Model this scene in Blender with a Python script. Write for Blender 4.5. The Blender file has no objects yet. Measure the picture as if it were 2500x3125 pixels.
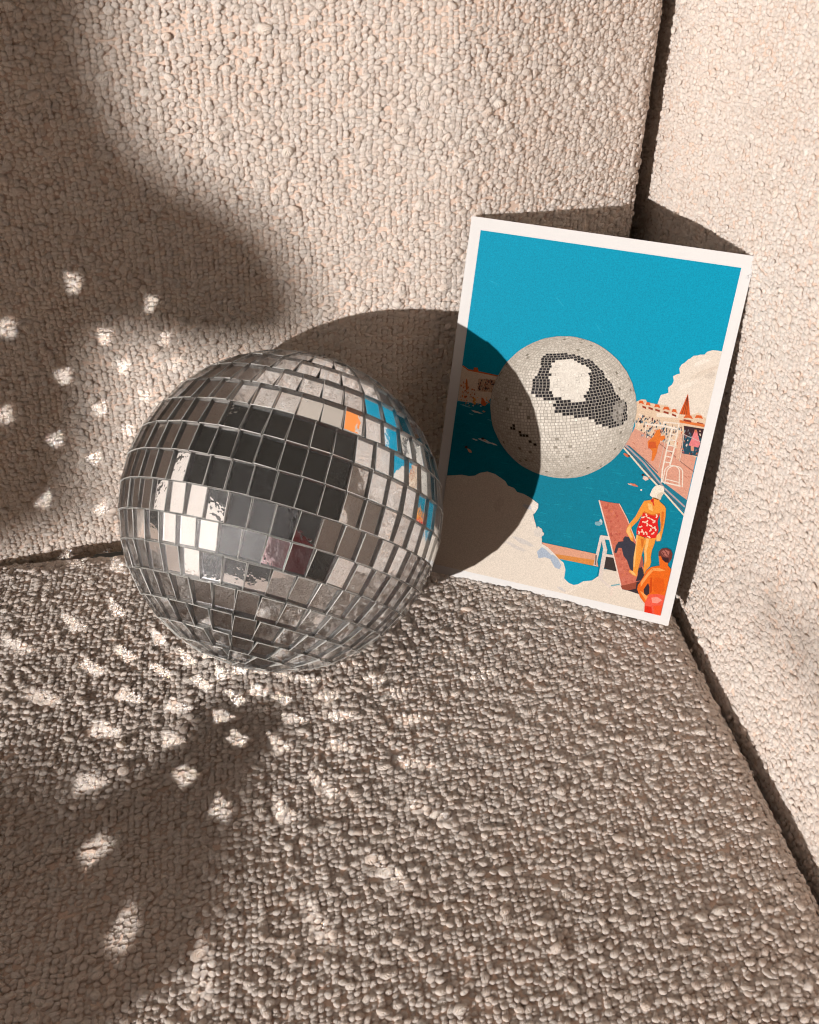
import bpy, bmesh, math, random
import numpy as np
from mathutils import Vector, Matrix

rng = np.random.default_rng(7)
random.seed(7)
sc = bpy.context.scene
COL = sc.collection

# ------------------------------------------------------------------ camera
CAM = Vector((0.06576, -0.39596, 0.40495))
RIGHT = Vector((0.99975, 0.01407, 0.01738)).normalized()
FWD = Vector((0.0, 0.77714, -0.62933)).normalized()
UP = RIGHT.cross(FWD).normalized()
RIGHT = FWD.cross(UP).normalized()
cd = bpy.data.cameras.new('camera')
cd.sensor_fit = 'HORIZONTAL'
cd.sensor_width = 36.0
cd.lens = 36.0 * 2980.0 / 2500.0
cd.clip_start = 0.01
cd.clip_end = 100.0
cam = bpy.data.objects.new('camera', cd)
COL.objects.link(cam)
cam.matrix_world = Matrix(((RIGHT.x, UP.x, -FWD.x, CAM.x), (RIGHT.y, UP.y, -FWD.y, CAM.y),
                           (RIGHT.z, UP.z, -FWD.z, CAM.z), (0, 0, 0, 1)))
sc.camera = cam

# ------------------------------------------------------------------ world: a dim, slightly warm room
world = bpy.data.worlds.new('World')
sc.world = world
world.use_nodes = True
bg = world.node_tree.nodes['Background']
bg.inputs['Color'].default_value = (1.0, 0.82, 0.64, 1)
bg.inputs['Strength'].default_value = 0.028

# ------------------------------------------------------------------ low sunlight, coming in from the front left
LDIR = Vector((0.5729, 0.8094, -0.165)).normalized()      # the way the light travels
SUN_DIST = 15.0
SUN_E = 4.15                                                 # irradiance it gives on the sofa
sd = bpy.data.lights.new('low_window_sunlight', 'SPOT')
sd.shadow_soft_size = 0.065
sd.spot_size = math.radians(13)
sd.spot_blend = 0.0
sd.color = (1.0, 0.915, 0.85)
sd.energy = SUN_E * SUN_DIST ** 2 * 4 * math.pi
sun = bpy.data.objects.new('low_window_sunlight', sd)
COL.objects.link(sun)
sun.location = Vector((0.05, 0.0, 0.12)) - LDIR * SUN_DIST
sun.rotation_euler = LDIR.to_track_quat('-Z', 'Y').to_euler()

# soft daylight from a second window on the left
wd = bpy.data.lights.new('left_window_daylight', 'AREA')
wd.shape = 'RECTANGLE'
wd.size, wd.size_y = 2.2, 1.9
wd.color = (1.0, 0.81, 0.68)
wd.energy = 12.5
win = bpy.data.objects.new('left_window_daylight', wd)
COL.objects.link(win)
win.location = Vector((-0.88, -0.42, 0.25)).normalized() * 2.4
win.rotation_euler = win.location.to_track_quat('Z', 'Y').to_euler()

sc.view_settings.view_transform = 'Standard'
sc.view_settings.look = 'None'
sc.view_settings.exposure = 0.23
sc.view_settings.gamma = 1.0
sc.view_settings.use_curve_mapping = False
sc.render.engine = 'CYCLES'
cy = sc.cycles
cy.use_denoising = True
try:
    cy.denoiser = 'OPENIMAGEDENOISE'
    cy.denoising_input_passes = 'RGB_ALBEDO_NORMAL'
except Exception:
    pass
cy.max_bounces = 12
cy.diffuse_bounces = 3
cy.use_adaptive_sampling = True
cy.adaptive_threshold = 0.03
cy.glossy_bounces = 8
cy.transmission_bounces = 10
cy.transparent_max_bounces = 8
cy.caustics_reflective = False
cy.caustics_refractive = False
cy.sample_clamp_indirect = 6.0
cy.sample_clamp_direct = 0.0
cy.filter_width = 1.2

# ------------------------------------------------------------------ sofa frame of reference
PH = math.atan(0.163)
EX = np.array([math.cos(PH), math.sin(PH), 0.0])
EY = np.array([-math.sin(PH), math.cos(PH), 0.0])
EZ = np.array([0.0, 0.0, 1.0])
Lnp = np.array(LDIR)


def S2W(P):
    P = np.asarray(P, float)
    return P[..., 0:1] * EX + P[..., 1:2] * EY + P[..., 2:3] * EZ


# ------------------------------------------------------------------ helpers
def srgb(r, g, b):
    def f(c):
        c /= 255.0
        return c / 12.92 if c <= 0.04045 else ((c + 0.055) / 1.055) ** 2.4
    return (f(r), f(g), f(b))


def new_mat(name):
    m = bpy.data.materials.new(name)
    m.use_nodes = True
    nt = m.node_tree
    nt.nodes.clear()
    out = nt.nodes.new('ShaderNodeOutputMaterial')
    return m, nt, out


def link_obj(name, mesh, parent=None, mats=()):
    o = bpy.data.objects.new(name, mesh)
    COL.objects.link(o)
    for m in mats:
        mesh.materials.append(m)
    if parent:
        o.parent = parent
    return o


def empty(name, loc=(0, 0, 0)):
    o = bpy.data.objects.new(name, None)
    o.empty_display_size = 0.05
    o.location = loc
    COL.objects.link(o)
    return o


def tag(o, label=None, cat=None, group=None, kind=None):
    if label:
        o['label'] = label
    if cat:
        o['category'] = cat
    if group:
        o['group'] = group
    if kind:
        o['kind'] = kind
    return o


def mesh_pydata(name, V, F, smooth=False):
    me = bpy.data.meshes.new(name)
    me.from_pydata([tuple(v) for v in V], [], F)
    if smooth:
        me.polygons.foreach_set('use_smooth', [True] * len(me.polygons))
    me.update()
    return me


# ------------------------------------------------------------------ materials
def fabric_material(name, base, nub):
    m, nt, out = new_mat(name)
    N = nt.nodes
    p = N.new('ShaderNodeBsdfPrincipled')
    p.inputs['Roughness'].default_value = 0.5 if nub else 0.8
    p.inputs['Specular IOR Level'].default_value = 0.42 if nub else 0.1
    if 'Sheen Weight' in p.inputs:
        p.inputs['Sheen Weight'].default_value = 0.3
        p.inputs['Sheen Roughness'].default_value = 0.45
        p.inputs['Sheen Tint'].default_value = (1.0, 0.93, 0.84, 1)
    tc = N.new('ShaderNodeTexCoord')
    geo = N.new('ShaderNodeNewGeometry')
    oi = N.new('ShaderNodeObjectInfo')
    # large scale unevenness of the dye and tiny wool flecks
    n1 = N.new('ShaderNodeTexNoise')
    n1.inputs['Scale'].default_value = 28
    n1.inputs['Detail'].default_value = 4
    nt.links.new(geo.outputs['Position'], n1.inputs['Vector'])
    n2 = N.new('ShaderNodeTexNoise')
    n2.inputs['Scale'].default_value = 900
    n2.inputs['Detail'].default_value = 3
    nt.links.new(geo.outputs['Position'], n2.inputs['Vector'])
    r = N.new('ShaderNodeValToRGB')
    c = base
    r.color_ramp.elements[0].position = 0.25
    r.color_ramp.elements[0].color = (c[0] * .90, c[1] * .88, c[2] * .855, 1)
    r.color_ramp.elements[1].position = 0.75
    r.color_ramp.elements[1].color = (min(1, c[0] * 1.09), min(1, c[1] * 1.10), min(1, c[2] * 1.12), 1)
    mx = N.new('ShaderNodeMath')
    mx.operation = 'MULTIPLY_ADD'
    mx.inputs[1].default_value = 0.45
    nt.links.new(n2.outputs['Fac'], mx.inputs[0])
    m2 = N.new('ShaderNodeMath')
    m2.operation = 'MULTIPLY'
    m2.inputs[1].default_value = 0.25
    nt.links.new(n1.outputs['Fac'], m2.inputs[0])
    nt.links.new(m2.outputs[0], mx.inputs[2])
    m3 = N.new('ShaderNodeMath')
    m3.operation = 'MULTIPLY_ADD'
    m3.inputs[1].default_value = 0.3 if nub else 0.0
    nt.links.new(oi.outputs['Random'], m3.inputs[0])
    nt.links.new(mx.outputs[0], m3.inputs[2])
    nt.links.new(m3.outputs[0], r.inputs['Fac'])
    nt.links.new(r.outputs['Color'], p.inputs['Base Color'])
    p.inputs['Subsurface Weight'].default_value = 0.6 if nub else 0.0
    p.inputs['Subsurface Radius'].default_value = (1.0, 0.9, 0.8)
    p.inputs['Subsurface Scale'].default_value = 0.0032
    # fibre relief: fine twisted strands
    mp = N.new('ShaderNodeMapping')
    mp.inputs['Rotation'].default_value = (0.3, 0.5, 0.7)
    mp.inputs['Scale'].default_value = (1, 1, 3.2)
    nt.links.new(tc.outputs['Object'] if nub else geo.outputs['Position'], mp.inputs['Vector'])
    n3 = N.new('ShaderNodeTexNoise')
    n3.inputs['Scale'].default_value = 2.6 if nub else 700
    n3.inputs['Detail'].default_value = 4
    n3.inputs['Roughness'].default_value = 0.65
    nt.links.new(mp.outputs[0], n3.inputs['Vector'])
    bp = N.new('ShaderNodeBump')
    bp.inputs['Strength'].default_value = 0.4
    bp.inputs['Distance'].default_value = 0.25 if nub else 0.0012
    if nub:     # plied strands winding round each loop
        wv = N.new('ShaderNodeTexWave')
        wv.inputs['Scale'].default_value = 1.15
        wv.inputs['Distortion'].default_value = 3.5
        wv.inputs['Detail'].default_value = 2
        nt.links.new(mp.outputs[0], wv.inputs['Vector'])
        ad = N.new('ShaderNodeMath')
        ad.operation = 'MULTIPLY_ADD'
        ad.inputs[1].default_value = 0.9
        nt.links.new(wv.outputs['Fac'], ad.inputs[0])
        nt.links.new(n3.outputs['Fac'], ad.inputs[2])
        bp.inputs['Strength'].default_value = 0.5
        nt.links.new(ad.outputs[0], bp.inputs['Height'])
        nt.links.new(bp.outputs['Normal'], p.inputs['Normal'])
        nt.links.new(p.outputs[0], out.inputs['Surface'])
        return m
    nt.links.new(n3.outputs['Fac'], bp.inputs['Height'])
    nt.links.new(bp.outputs['Normal'], p.inputs['Normal'])
    nt.links.new(p.outputs[0], out.inputs['Surface'])
    return m


FAB = (0.975, 0.815, 0.73)
mat_nub = fabric_material('boucle_yarn', FAB, True)
mat_cloth = fabric_material('boucle_backing', (FAB[0] * .80, FAB[1] * .78, FAB[2] * .75), False)

# ------------------------------------------------------------------ boucle nub shapes (shared by every loop of yarn)
nub_col = bpy.data.collections.new('boucle_nub_shapes')


def noise3(P, seed, fr):
    r = np.random.default_rng(seed)
    out = np.zeros(len(P))
    for k in range(7):
        d = r.normal(size=3)
        d /= np.linalg.norm(d)
        out += np.sin(P @ d * fr * (0.6 + 0.25 * k) + r.uniform(0, 6.28)) / (1 + 0.5 * k)
    return out / 3


for i in range(9):
    bm = bmesh.new()
    bmesh.ops.create_icosphere(bm, subdivisions=2, radius=1.0)
    P = np.array([v.co[:] for v in bm.verts])
    Q = P.copy()
    rad = 1 + 0.10 * noise3(P, 100 + i, 2.6) + 0.05 * noise3(P, 200 + i, 6.5)
    az = np.arctan2(P[:, 1], P[:, 0])
    h = np.hypot(P[:, 0], P[:, 1])
    if i % 3 == 0:      # a loop with a whorl: dimple and a raised rim
        rad -= 0.20 * np.exp(-(h / 0.42) ** 2) * (P[:, 2] > 0)
        rad += 0.07 * np.sin(2 * az + 7 * h + i)
    elif i % 3 == 1:    # a twisted bean
        rad += 0.08 * np.sin(3 * az + 5 * P[:, 2] + i)
        Q[:, 0] *= 1.25
        Q[:, 1] += 0.25 * P[:, 0] ** 2
    else:               # plied yarn: a groove across
        rad -= 0.13 * np.exp(-((P[:, 0] + 0.3 * P[:, 1]) / 0.16) ** 2) * (P[:, 2] > -0.2)
        rad += 0.05 * np.sin(9 * P[:, 1] + 4 * P[:, 0])
    Q = Q * rad[:, None]
    Q[:, 2] *= 0.86
    for v, c in zip(bm.verts, Q):
        v.co = c
    rh = np.random.default_rng(500 + i)
    for _ in range(9):                     # loose fibres standing off the yarn
        d = rh.normal(size=3)
        d[2] = abs(d[2]) + 0.2
        d /= np.linalg.norm(d)
        tg = np.cross(d, rh.normal(size=3))
        tg /= np.linalg.norm(tg)
        p0 = d * np.array([1, 1, .86]) * 0.92
        L = rh.uniform(0.5, 1.1)
        p1 = p0 + (d * .45 + tg * .75) * L * .55
        p2 = p1 + (tg * .9 - d * .1 + rh.normal(size=3) * .25) * L * .5
        wv = np.cross(tg, d) * 0.022
        vs = [bm.verts.new(q) for q in (p0 - wv, p0 + wv, p1 + wv * .8, p1 - wv * .8, p2)]
        bm.faces.new((vs[0], vs[1], vs[2], vs[3]))
        bm.faces.new((vs[3], vs[2], vs[4]))
    me = bpy.data.meshes.new('boucle_nub_shape')
    bm.to_mesh(me)
    bm.free()
    me.polygons.foreach_set('use_smooth', [True] * len(me.polygons))
    me.materials.append(mat_nub)
    o = bpy.data.objects.new('boucle_nub_shape', me)
    nub_col.objects.link(o)

ng = bpy.data.node_groups.new('boucle_loops', 'GeometryNodeTree')
ng.interface.new_socket('Geometry', in_out='INPUT', socket_type='NodeSocketGeometry')
ng.interface.new_socket('Geometry', in_out='OUTPUT', socket_type='NodeSocketGeometry')
gi = ng.nodes.new('NodeGroupInput')
go = ng.nodes.new('NodeGroupOutput')
iop = ng.nodes.new('GeometryNodeInstanceOnPoints')
ci = ng.nodes.new('GeometryNodeCollectionInfo')
ci.inputs['Collection'].default_value = nub_col
ci.inputs['Separate Children'].default_value = True
ci.inputs['Reset Children'].default_value = True


def named(nm, ty):
    n = ng.nodes.new('GeometryNodeInputNamedAttribute')
    n.data_type = ty
    n.inputs['Name'].default_value = nm
    return n


a_rot, a_scl, a_idx = named('rot', 'FLOAT_VECTOR'), named('scl', 'FLOAT_VECTOR'), named('idx', 'INT')
e2r = ng.nodes.new('FunctionNodeEulerToRotation')
ng.links.new(a_rot.outputs[0], e2r.inputs[0])
ng.links.new(gi.outputs[0], iop.inputs['Points'])
ng.links.new(ci.outputs[0], iop.inputs['Instance'])
iop.inputs['Pick Instance'].default_value = True
ng.links.new(a_idx.outputs[0], iop.inputs['Instance Index'])
ng.links.new(e2r.outputs[0], iop.inputs['Rotation'])
ng.links.new(a_scl.outputs[0], iop.inputs['Scale'])
ng.links.new(iop.outputs[0], go.inputs[0])


def profile_sampler(pts):
    pts = np.asarray(pts, float)
    d = np.r_[0, np.cumsum(np.hypot(*np.diff(pts, axis=0).T))]

    def f(s):
        return np.stack([np.interp(s, d, pts[:, 0]), np.interp(s, d, pts[:, 1])], -1)
    return f, d[-1], d


def arc(cx, cy, r, a0, a1, n=14):
    t = np.linspace(math.radians(a0), math.radians(a1), n)
    return list(zip(cx + r * np.cos(t), cy + r * np.sin(t)))


def wob(a, b, seed):
    r = np.random.default_rng(seed)
    o = np.zeros_like(a)
    for k in range(6):
        d = r.normal(size=2)
        d /= np.linalg.norm(d)
        o = o + np.sin((a * d[0] + b * d[1]) * r.uniform(18, 55) + r.uniform(0, 6.28))
    return o / 6


def normals(fn, s, t, e=4e-4):
    du = fn(s + e, t) - fn(s - e, t)
    dv = fn(s, t + e) - fn(s, t - e)
    n = np.cross(du, dv)
    return n / (np.linalg.norm(n, axis=-1, keepdims=True) + 1e-12), du / (np.linalg.norm(du, axis=-1, keepdims=True) + 1e-12)


def build_panel(name, fn, s0, s1, t0, t1, parent, win, seed, step=0.006, flip=False, pu=0.0030, pv=0.0021,
                colphase=0.0, label=None):
    """fn(s,t) -> sofa coordinates. Backing cloth as a grid, yarn loops in knitted columns on it inside win."""
    ns = int((s1 - s0) / step) + 1
    ntt = int((t1 - t0) / step) + 1
    s, t = np.meshgrid(np.linspace(s0, s1, ns), np.linspace(t0, t1, ntt), indexing='ij')
    P = S2W(fn(s, t))
    nn, _ = normals(fn, s, t)
    nn = S2W(nn) * (-1 if flip else 1)
    P = P - nn * 0.0007
    idx = np.arange(ns * ntt).reshape(ns, ntt)
    q = np.stack([idx[:-1, :-1], idx[1:, :-1], idx[1:, 1:], idx[:-1, 1:]], -1).reshape(-1, 4)
    if flip:
        q = q[:, ::-1]
    me = mesh_pydata(name, P.reshape(-1, 3), q.tolist(), True)
    o = link_obj(name, me, parent, [mat_cloth])
    if label:
        o['label'] = label
    # loops
    r = np.random.default_rng(seed)
    ws0, ws1, wt0, wt1 = win
    cols = np.arange(ws0, ws1, pu)
    S, T = [], []
    for i, c in enumerate(cols):
        off = r.uniform(0, pv)
        tt = np.arange(wt0 + off, wt1, pv * r.uniform(0.93, 1.07))
        S.append(np.full(len(tt), c))
        T.append(tt)
    S = np.concatenate(S)
    T = np.concatenate(T)
    n = len(S)
    wav = 0.0008 * np.sin(T * 60 + S * 20) + 0.0012 * wob(S, T, seed + 5)
    S = S + wav + r.normal(0, 0.00022, n)
    T = T + r.normal(0, 0.0003, n)
    Pn = fn(S, T)
    Nn, Un = normals(fn, S, T)
    Nw = S2W(Nn) * (-1 if flip else 1)
    Uw = S2W(Un)
    Pw = S2W(Pn)
    # keep what the camera, or the ball, could see
    big = r.random(n)
    k = r.lognormal(0, 0.12, n)
    k[big > 0.97] *= r.uniform(1.15, 1.5, (big > 0.97).sum())
    k[big < 0.10] *= 0.72
    patch = 1 + 0.16 * wob(S * 2.2, T * 2.2, seed + 9)
    k *= patch
    sx = 0.00162 * k * r.uniform(0.9, 1.25, n)
    sy = 0.00136 * k * r.uniform(0.85, 1.2, n)
    sz = 0.00094 * k * r.uniform(0.8, 1.25, n)
    lift = -0.0005 + 0.0007 * (k - 1) + r.normal(0, 0.00035, n)
    Pw = Pw + Nw * lift[:, None]
    Vw = np.cross(Nw, Uw)
    yaw = r.normal(0.18, 0.34, n)
    tilt = r.normal(0, 0.16, (n, 2))
    cu, su = np.cos(yaw)[:, None], np.sin(yaw)[:, None]
    X = Uw * cu + Vw * su
    Z = Nw + X * tilt[:, :1] + Vw * tilt[:, 1:]
    Z /= np.linalg.norm(Z, axis=1, keepdims=True)
    Y = np.cross(Z, X)
    Y /= np.linalg.norm(Y, axis=1, keepdims=True)
    X = np.cross(Y, Z)
    # rotation matrices -> XYZ euler
    R = np.stack([X, Y, Z], -1)
    ey = np.arcsin(np.clip(-R[:, 2, 0], -1, 1))
    exx = np.arctan2(R[:, 2, 1], R[:, 2, 2])
    ez = np.arctan2(R[:, 1, 0], R[:, 0, 0])
    pm = bpy.data.meshes.new('boucle_loops')
    pm.vertices.add(n)
    pm.vertices.foreach_set('co', Pw.astype(np.float32).ravel())
    for nm, ty, dat in (('rot', 'FLOAT_VECTOR', np.stack([exx, ey, ez], -1)), ('scl', 'FLOAT_VECTOR', np.stack([sx, sy, sz], -1))):
        at = pm.attributes.new(nm, ty, 'POINT')
        at.data.foreach_set('vector', dat.astype(np.float32).ravel())
    at = pm.attributes.new('idx', 'INT', 'POINT')
    at.data.foreach_set('value', r.integers(0, 9, n).astype(np.int32))
    pm.update()
    lo = bpy.data.objects.new('boucle_loops', pm)
    COL.objects.link(lo)
    lo.parent = o
    pm.materials.append(mat_nub)
    md = lo.modifiers.new('loops', 'NODES')
    md.node_group = ng
    lo['kind'] = 'stuff'
    lo['label'] = 'knobbly cream boucle yarn loops'
    return o, n


# ------------------------------------------------------------------ sofa
sofa = empty('sofa', tuple(S2W(np.array([0.0, -0.2, -0.42]))))
tag(sofa, 'cream boucle corner sofa with seat, back cushion and armrest', 'sofa')
sofa_inv = Matrix.Translation(-Vector(sofa.location))

# seat: flat, rolling down towards the arm and the back
pa, la, _ = profile_sampler([(-0.62, 0.0), (0.12, 0.0)] + [(a, -0.55 * (a - 0.125) ** 2) for a in np.linspace(0.13, 0.212, 14)] + [(0.212 + 0.017 * math.sin(q), -0.55 * 0.087 ** 2 - 0.017 * (1 - math.cos(q))) for q in np.linspace(0.2, math.pi / 2, 8)] + [(0.2292, -0.09)])
pb, lb, _ = profile_sampler([(-0.66, -0.20)] + arc(-0.62, -0.04, 0.04, 180, 90) + [(0.060, 0.0)] + arc(0.060, -0.03, 0.030, 90, 0) + [(0.0905, -0.09)])
b_off = lb - 0.09


def f_seat(s, t):
    A = pa(s)
    B = pb(t)
    rr_ = np.hypot(A[..., 0], B[..., 0])
    z = A[..., 1] + B[..., 1] + 0.0016 * wob(A[..., 0], B[..., 0], 3) + 0.0042 * np.exp(-((rr_ - 0.036) / 0.020) ** 2)
    return np.stack([A[..., 0], B[..., 0], z + 0.0004], -1)


# s where a=-0.27: s = -0.27+0.62
_, _, db = profile_sampler([(-0.66, -0.20)] + arc(-0.62, -0.04, 0.04, 180, 90))
t_flat = db[-1]            # t at b=-0.62
seat, n1 = build_panel('seat_cushion', f_seat, 0.0, la, 0.0, lb, sofa,
                       (0.26, la - 0.035, t_flat + 0.12, lb - 0.035), 11,
                       label='flat boucle seat with knitted columns of loops')

# back cushion: crowned, its right border rolling back beside the arm
prof = [(-0.62, 0.004), (-0.3, 0.0)] + [(a, 0.0) for a in np.linspace(-0.28, 0.10, 12)]
prof += [(a, 0.70 * (a - 0.10) ** 1.33) for a in np.linspace(0.105, 0.2125, 16)]
th0 = math.atan(0.70 * 1.33 * 0.1125 ** 0.33)
rho = 0.019
a0, b0 = prof[-1]
for th in np.linspace(th0, math.radians(90), 12)[1:]:
    prof.append((a0 + rho * (math.sin(th) - math.sin(th0)), b0 + rho * (math.cos(th0) - math.cos(th))))
prof.append((prof[-1][0], 0.26))
pk, lk, _ = profile_sampler(prof)
zp = [(0.112, -0.0302)] + arc(0.1114, -0.002, 0.028, 265, 180, 12)
zp += [(0.0834 + 0.063 * z + 0.0015 * math.sin(z * 9), z) for z in np.linspace(0.03, 0.38, 20)]
zt = zp[-1]
zp += [(zt[0] + 0.05 - 0.05 * math.cos(q), zt[1] + 0.05 * math.sin(q)) for q in np.linspace(0.15, math.pi / 2, 10)]
zp += [(zt[0] + 0.20, zt[1] + 0.05)]
pz, lz, dz = profile_sampler(zp)


def f_back(s, t):
    A = pk(s)
    Z = pz(t)
    b = A[..., 1] + Z[..., 0]
    # bottom left of the cushion sags forward a little
    sag = 0.010 * np.exp(-((A[..., 0] + 0.25) / 0.12) ** 2) * np.exp(-((Z[..., 1] - 0.05) / 0.06) ** 2)
    rise = np.clip((A[..., 0] + 0.20) / 0.11, 0, 1)
    b = b + 0.014 * rise * rise * (3 - 2 * rise) * np.exp(-(np.maximum(Z[..., 1], 0) / 0.04) ** 2) * (A[..., 0] < 0.3)
    b = b - sag + 0.0022 * wob(A[..., 0], Z[..., 1], 8)
    return np.stack([A[..., 0], b, Z[..., 1]], -1)


back, n2 = build_panel('back_cushion', f_back, 0.0, lk, 0.0, lz, sofa,
                       (0.22, lk - 0.04, 0.0, 0.46), 21, flip=False,
                       label='upright boucle back cushion with rounded right border')


# armrest: a plain upright slab with a rounded top
pz2, lz2, _ = profile_sampler([(0.2290, -0.10), (0.2315, -0.02), (0.2345, 0.0), (0.2395, 0.02), (0.2435, 0.04), (0.2455, 0.065), (0.2462, 0.10), (0.244, 0.20), (0.2425, 0.30), (0.2425, 0.325)] + arc(0.2625, 0.325, 0.02, 180, 90, 8) + [(0.42, 0.345)])


def f_arm(s, t):
    Z = pz2(t)
    b = 0.30 - s
    k_ = np.clip((b - 0.07) / 0.08, 0, 1)
    return np.stack([Z[..., 0] - 0.008 * k_ * k_ * (3 - 2 * k_) + 0.0018 * wob(b, Z[..., 1], 14), b, Z[..., 1]], -1)


arm, n3 = build_panel('armrest', f_arm, 0.0, 0.92, 0.0, lz2, sofa, (0.03, 0.80, 0.03, 0.47), 31, flip=False,
                      pu=0.0028, pv=0.0021, label='flat upright boucle armrest on the right')
print('loops', n1, n2, n3)
for o in (seat, back, arm):
    o.matrix_parent_inverse = sofa_inv

# ------------------------------------------------------------------ plain wall behind the sofa (only the ball sees it)
m, nt, out = new_mat('wall_paint')
p = nt.nodes.new('ShaderNodeBsdfPrincipled')
p.inputs['Roughness'].default_value = 0.8
n = nt.nodes.new('ShaderNodeTexNoise')
n.inputs['Scale'].default_value = 6
r = nt.nodes.new('ShaderNodeValToRGB')
r.color_ramp.elements[0].color = (0.60, 0.52, 0.44, 1)
r.color_ramp.elements[1].color = (0.66, 0.58, 0.50, 1)
nt.links.new(n.outputs['Fac'], r.inputs['Fac'])
nt.links.new(r.outputs[0], p.inputs['Base Color'])
nt.links.new(p.outputs[0], out.inputs['Surface'])
V = []
for b in (0.66, 0.76):
    for a, z in ((-1.6, -0.42), (1.2, -0.42), (1.2, 1.6), (-1.6, 1.6)):
        V.append(tuple(S2W(np.array([a, b, z]))))
F = [(0, 1, 2, 3), (7, 6, 5, 4), (0, 4, 5, 1), (1, 5, 6, 2), (2, 6, 7, 3), (3, 7, 4, 0)]
wall = link_obj('wall', mesh_pydata('wall', V, F), None, [m])
tag(wall, kind='structure')

# ------------------------------------------------------------------ orange lamp standing behind the arm (seen in one tile of the ball)
def simple_mat(name, c0, c1, rough=0.6, scale=20):
    m, nt, out = new_mat(name)
    p = nt.nodes.new('ShaderNodeBsdfPrincipled')
    p.inputs['Roughness'].default_value = rough
    n = nt.nodes.new('ShaderNodeTexNoise')
    n.inputs['Scale'].default_value = scale
    r = nt.nodes.new('ShaderNodeValToRGB')
    r.color_ramp.elements[0].color = (*c0, 1)
    r.color_ramp.elements[1].color = (*c1, 1)
    nt.links.new(n.outputs['Fac'], r.inputs['Fac'])
    nt.links.new(r.outputs[0], p.inputs['Base Color'])
    nt.links.new(p.outputs[0], out.inputs['Surface'])
    return m


def lathe(name, prof, parent, mat, seg=32):
    V, F = [], []
    for (r_, z) in prof:
        for i in range(seg):
            t = 2 * math.pi * i / seg
            V.append((r_ * math.cos(t), r_ * math.sin(t), z))
    for k in range(len(prof) - 1):
        for i in range(seg):
            j = (i + 1) % seg
            F.append((k * seg + i, k * seg + j, (k + 1) * seg + j, (k + 1) * seg + i))
    return link_obj(name, mesh_pydata(name, V, F, True), parent, [mat])


lamp = empty('floor_lamp', (0.72, 0.58, -0.42))
tag(lamp, 'floor lamp with an orange drum shade, mirrored in one tile of the ball', 'floor lamp')
m_or = simple_mat('orange_fabric', (0.80, 0.22, 0.03), (0.90, 0.28, 0.05), 0.7)
m_dk = simple_mat('dark_metal', (0.03, 0.028, 0.026), (0.05, 0.045, 0.04), 0.4)
lathe('shade', [(0.17, 1.02), (0.14, 1.42), (0.138, 1.42), (0.168, 1.02)], lamp, m_or)
lathe('pole', [(0.012, 0.02), (0.012, 1.30), (0.002, 1.31)], lamp, m_dk, 12)
lathe('base', [(0.0, 0.0), (0.14, 0.0), (0.14, 0.015), (0.02, 0.03), (0.012, 0.04)], lamp, m_dk)

# ------------------------------------------------------------------ mirror ball
R_OUT = 0.0831
BC = Vector((0.0, 0.0, R_OUT))
AX = Vector((0.229, 0.7456, 0.6258)).normalized()
U0 = Vector((0.9725, -0.1467, -0.1811))
U0 = (U0 - AX * U0.dot(AX)).normalized()
V0 = AX.cross(U0)
if V0.dot(Vector((0.0433, -0.65, 0.7587))) < 0:
    V0 = -V0

# glass
def glass_mat(name, rough, dust):
    m, nt, out = new_mat(name)
    N = nt.nodes
    g = N.new('ShaderNodeBsdfGlass')
    g.inputs['IOR'].default_value = 1.5
    g.inputs['Roughness'].default_value = rough
    g.inputs['Color'].default_value = (0.985, 0.992, 0.99, 1)
    d = N.new('ShaderNodeBsdfPrincipled')
    d.inputs['Base Color'].default_value = (0.86, 0.88, 0.85, 1)
    d.inputs['Roughness'].default_value = 0.33
    d.inputs['Metallic'].default_value = 0.0
    gl = N.new('ShaderNodeBsdfGlossy')
    gl.inputs['Roughness'].default_value = 0.17
    gl.inputs['Color'].default_value = (0.9, 0.93, 0.97, 1)
    geo = N.new('ShaderNodeNewGeometry')
    oi = N.new('ShaderNodeObjectInfo')
    mp = N.new('ShaderNodeMapping')
    mp.inputs['Scale'].default_value = (1, 1, 0.35)
    nt.links.new(geo.outputs['Position'], mp.inputs['Vector'])
    n = N.new('ShaderNodeTexNoise')
    n.inputs['Scale'].default_value = 1500 if dust < .3 else 900
    n.inputs['Detail'].default_value = 5
    n.inputs['Roughness'].default_value = 0.7
    nt.links.new(mp.outputs[0], n.inputs['Vector'])
    r = N.new('ShaderNodeMapRange')
    r.inputs['From Min'].default_value = 0.35
    r.inputs['From Max'].default_value = 0.75
    r.inputs['To Min'].default_value = 0.0 if dust < .3 else dust * .6
    r.inputs['To Max'].default_value = dust
    nt.links.new(n.outputs['Fac'], r.inputs['Value'])
    bp = N.new('ShaderNodeBump')
    bp.inputs['Strength'].default_value = 0.8
    bp.inputs['Distance'].default_value = 0.0004
    nt.links.new(n.outputs['Fac'], bp.inputs['Height'])
    nt.links.new(bp.outputs[0], gl.inputs['Normal'])
    mx = N.new('ShaderNodeMixShader')
    nt.links.new(r.outputs[0], mx.inputs[0])
    nt.links.new(g.outputs[0], mx.inputs[1])
    if dust < .3:
        nt.links.new(gl.outputs[0], mx.inputs[2])
    else:
        nt.links.new(d.outputs[0], mx.inputs[2])
        nt.links.new(bp.outputs[0], g.inputs['Normal'])
    nt.links.new(mx.outputs[0], out.inputs['Surface'])
    return m


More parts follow.
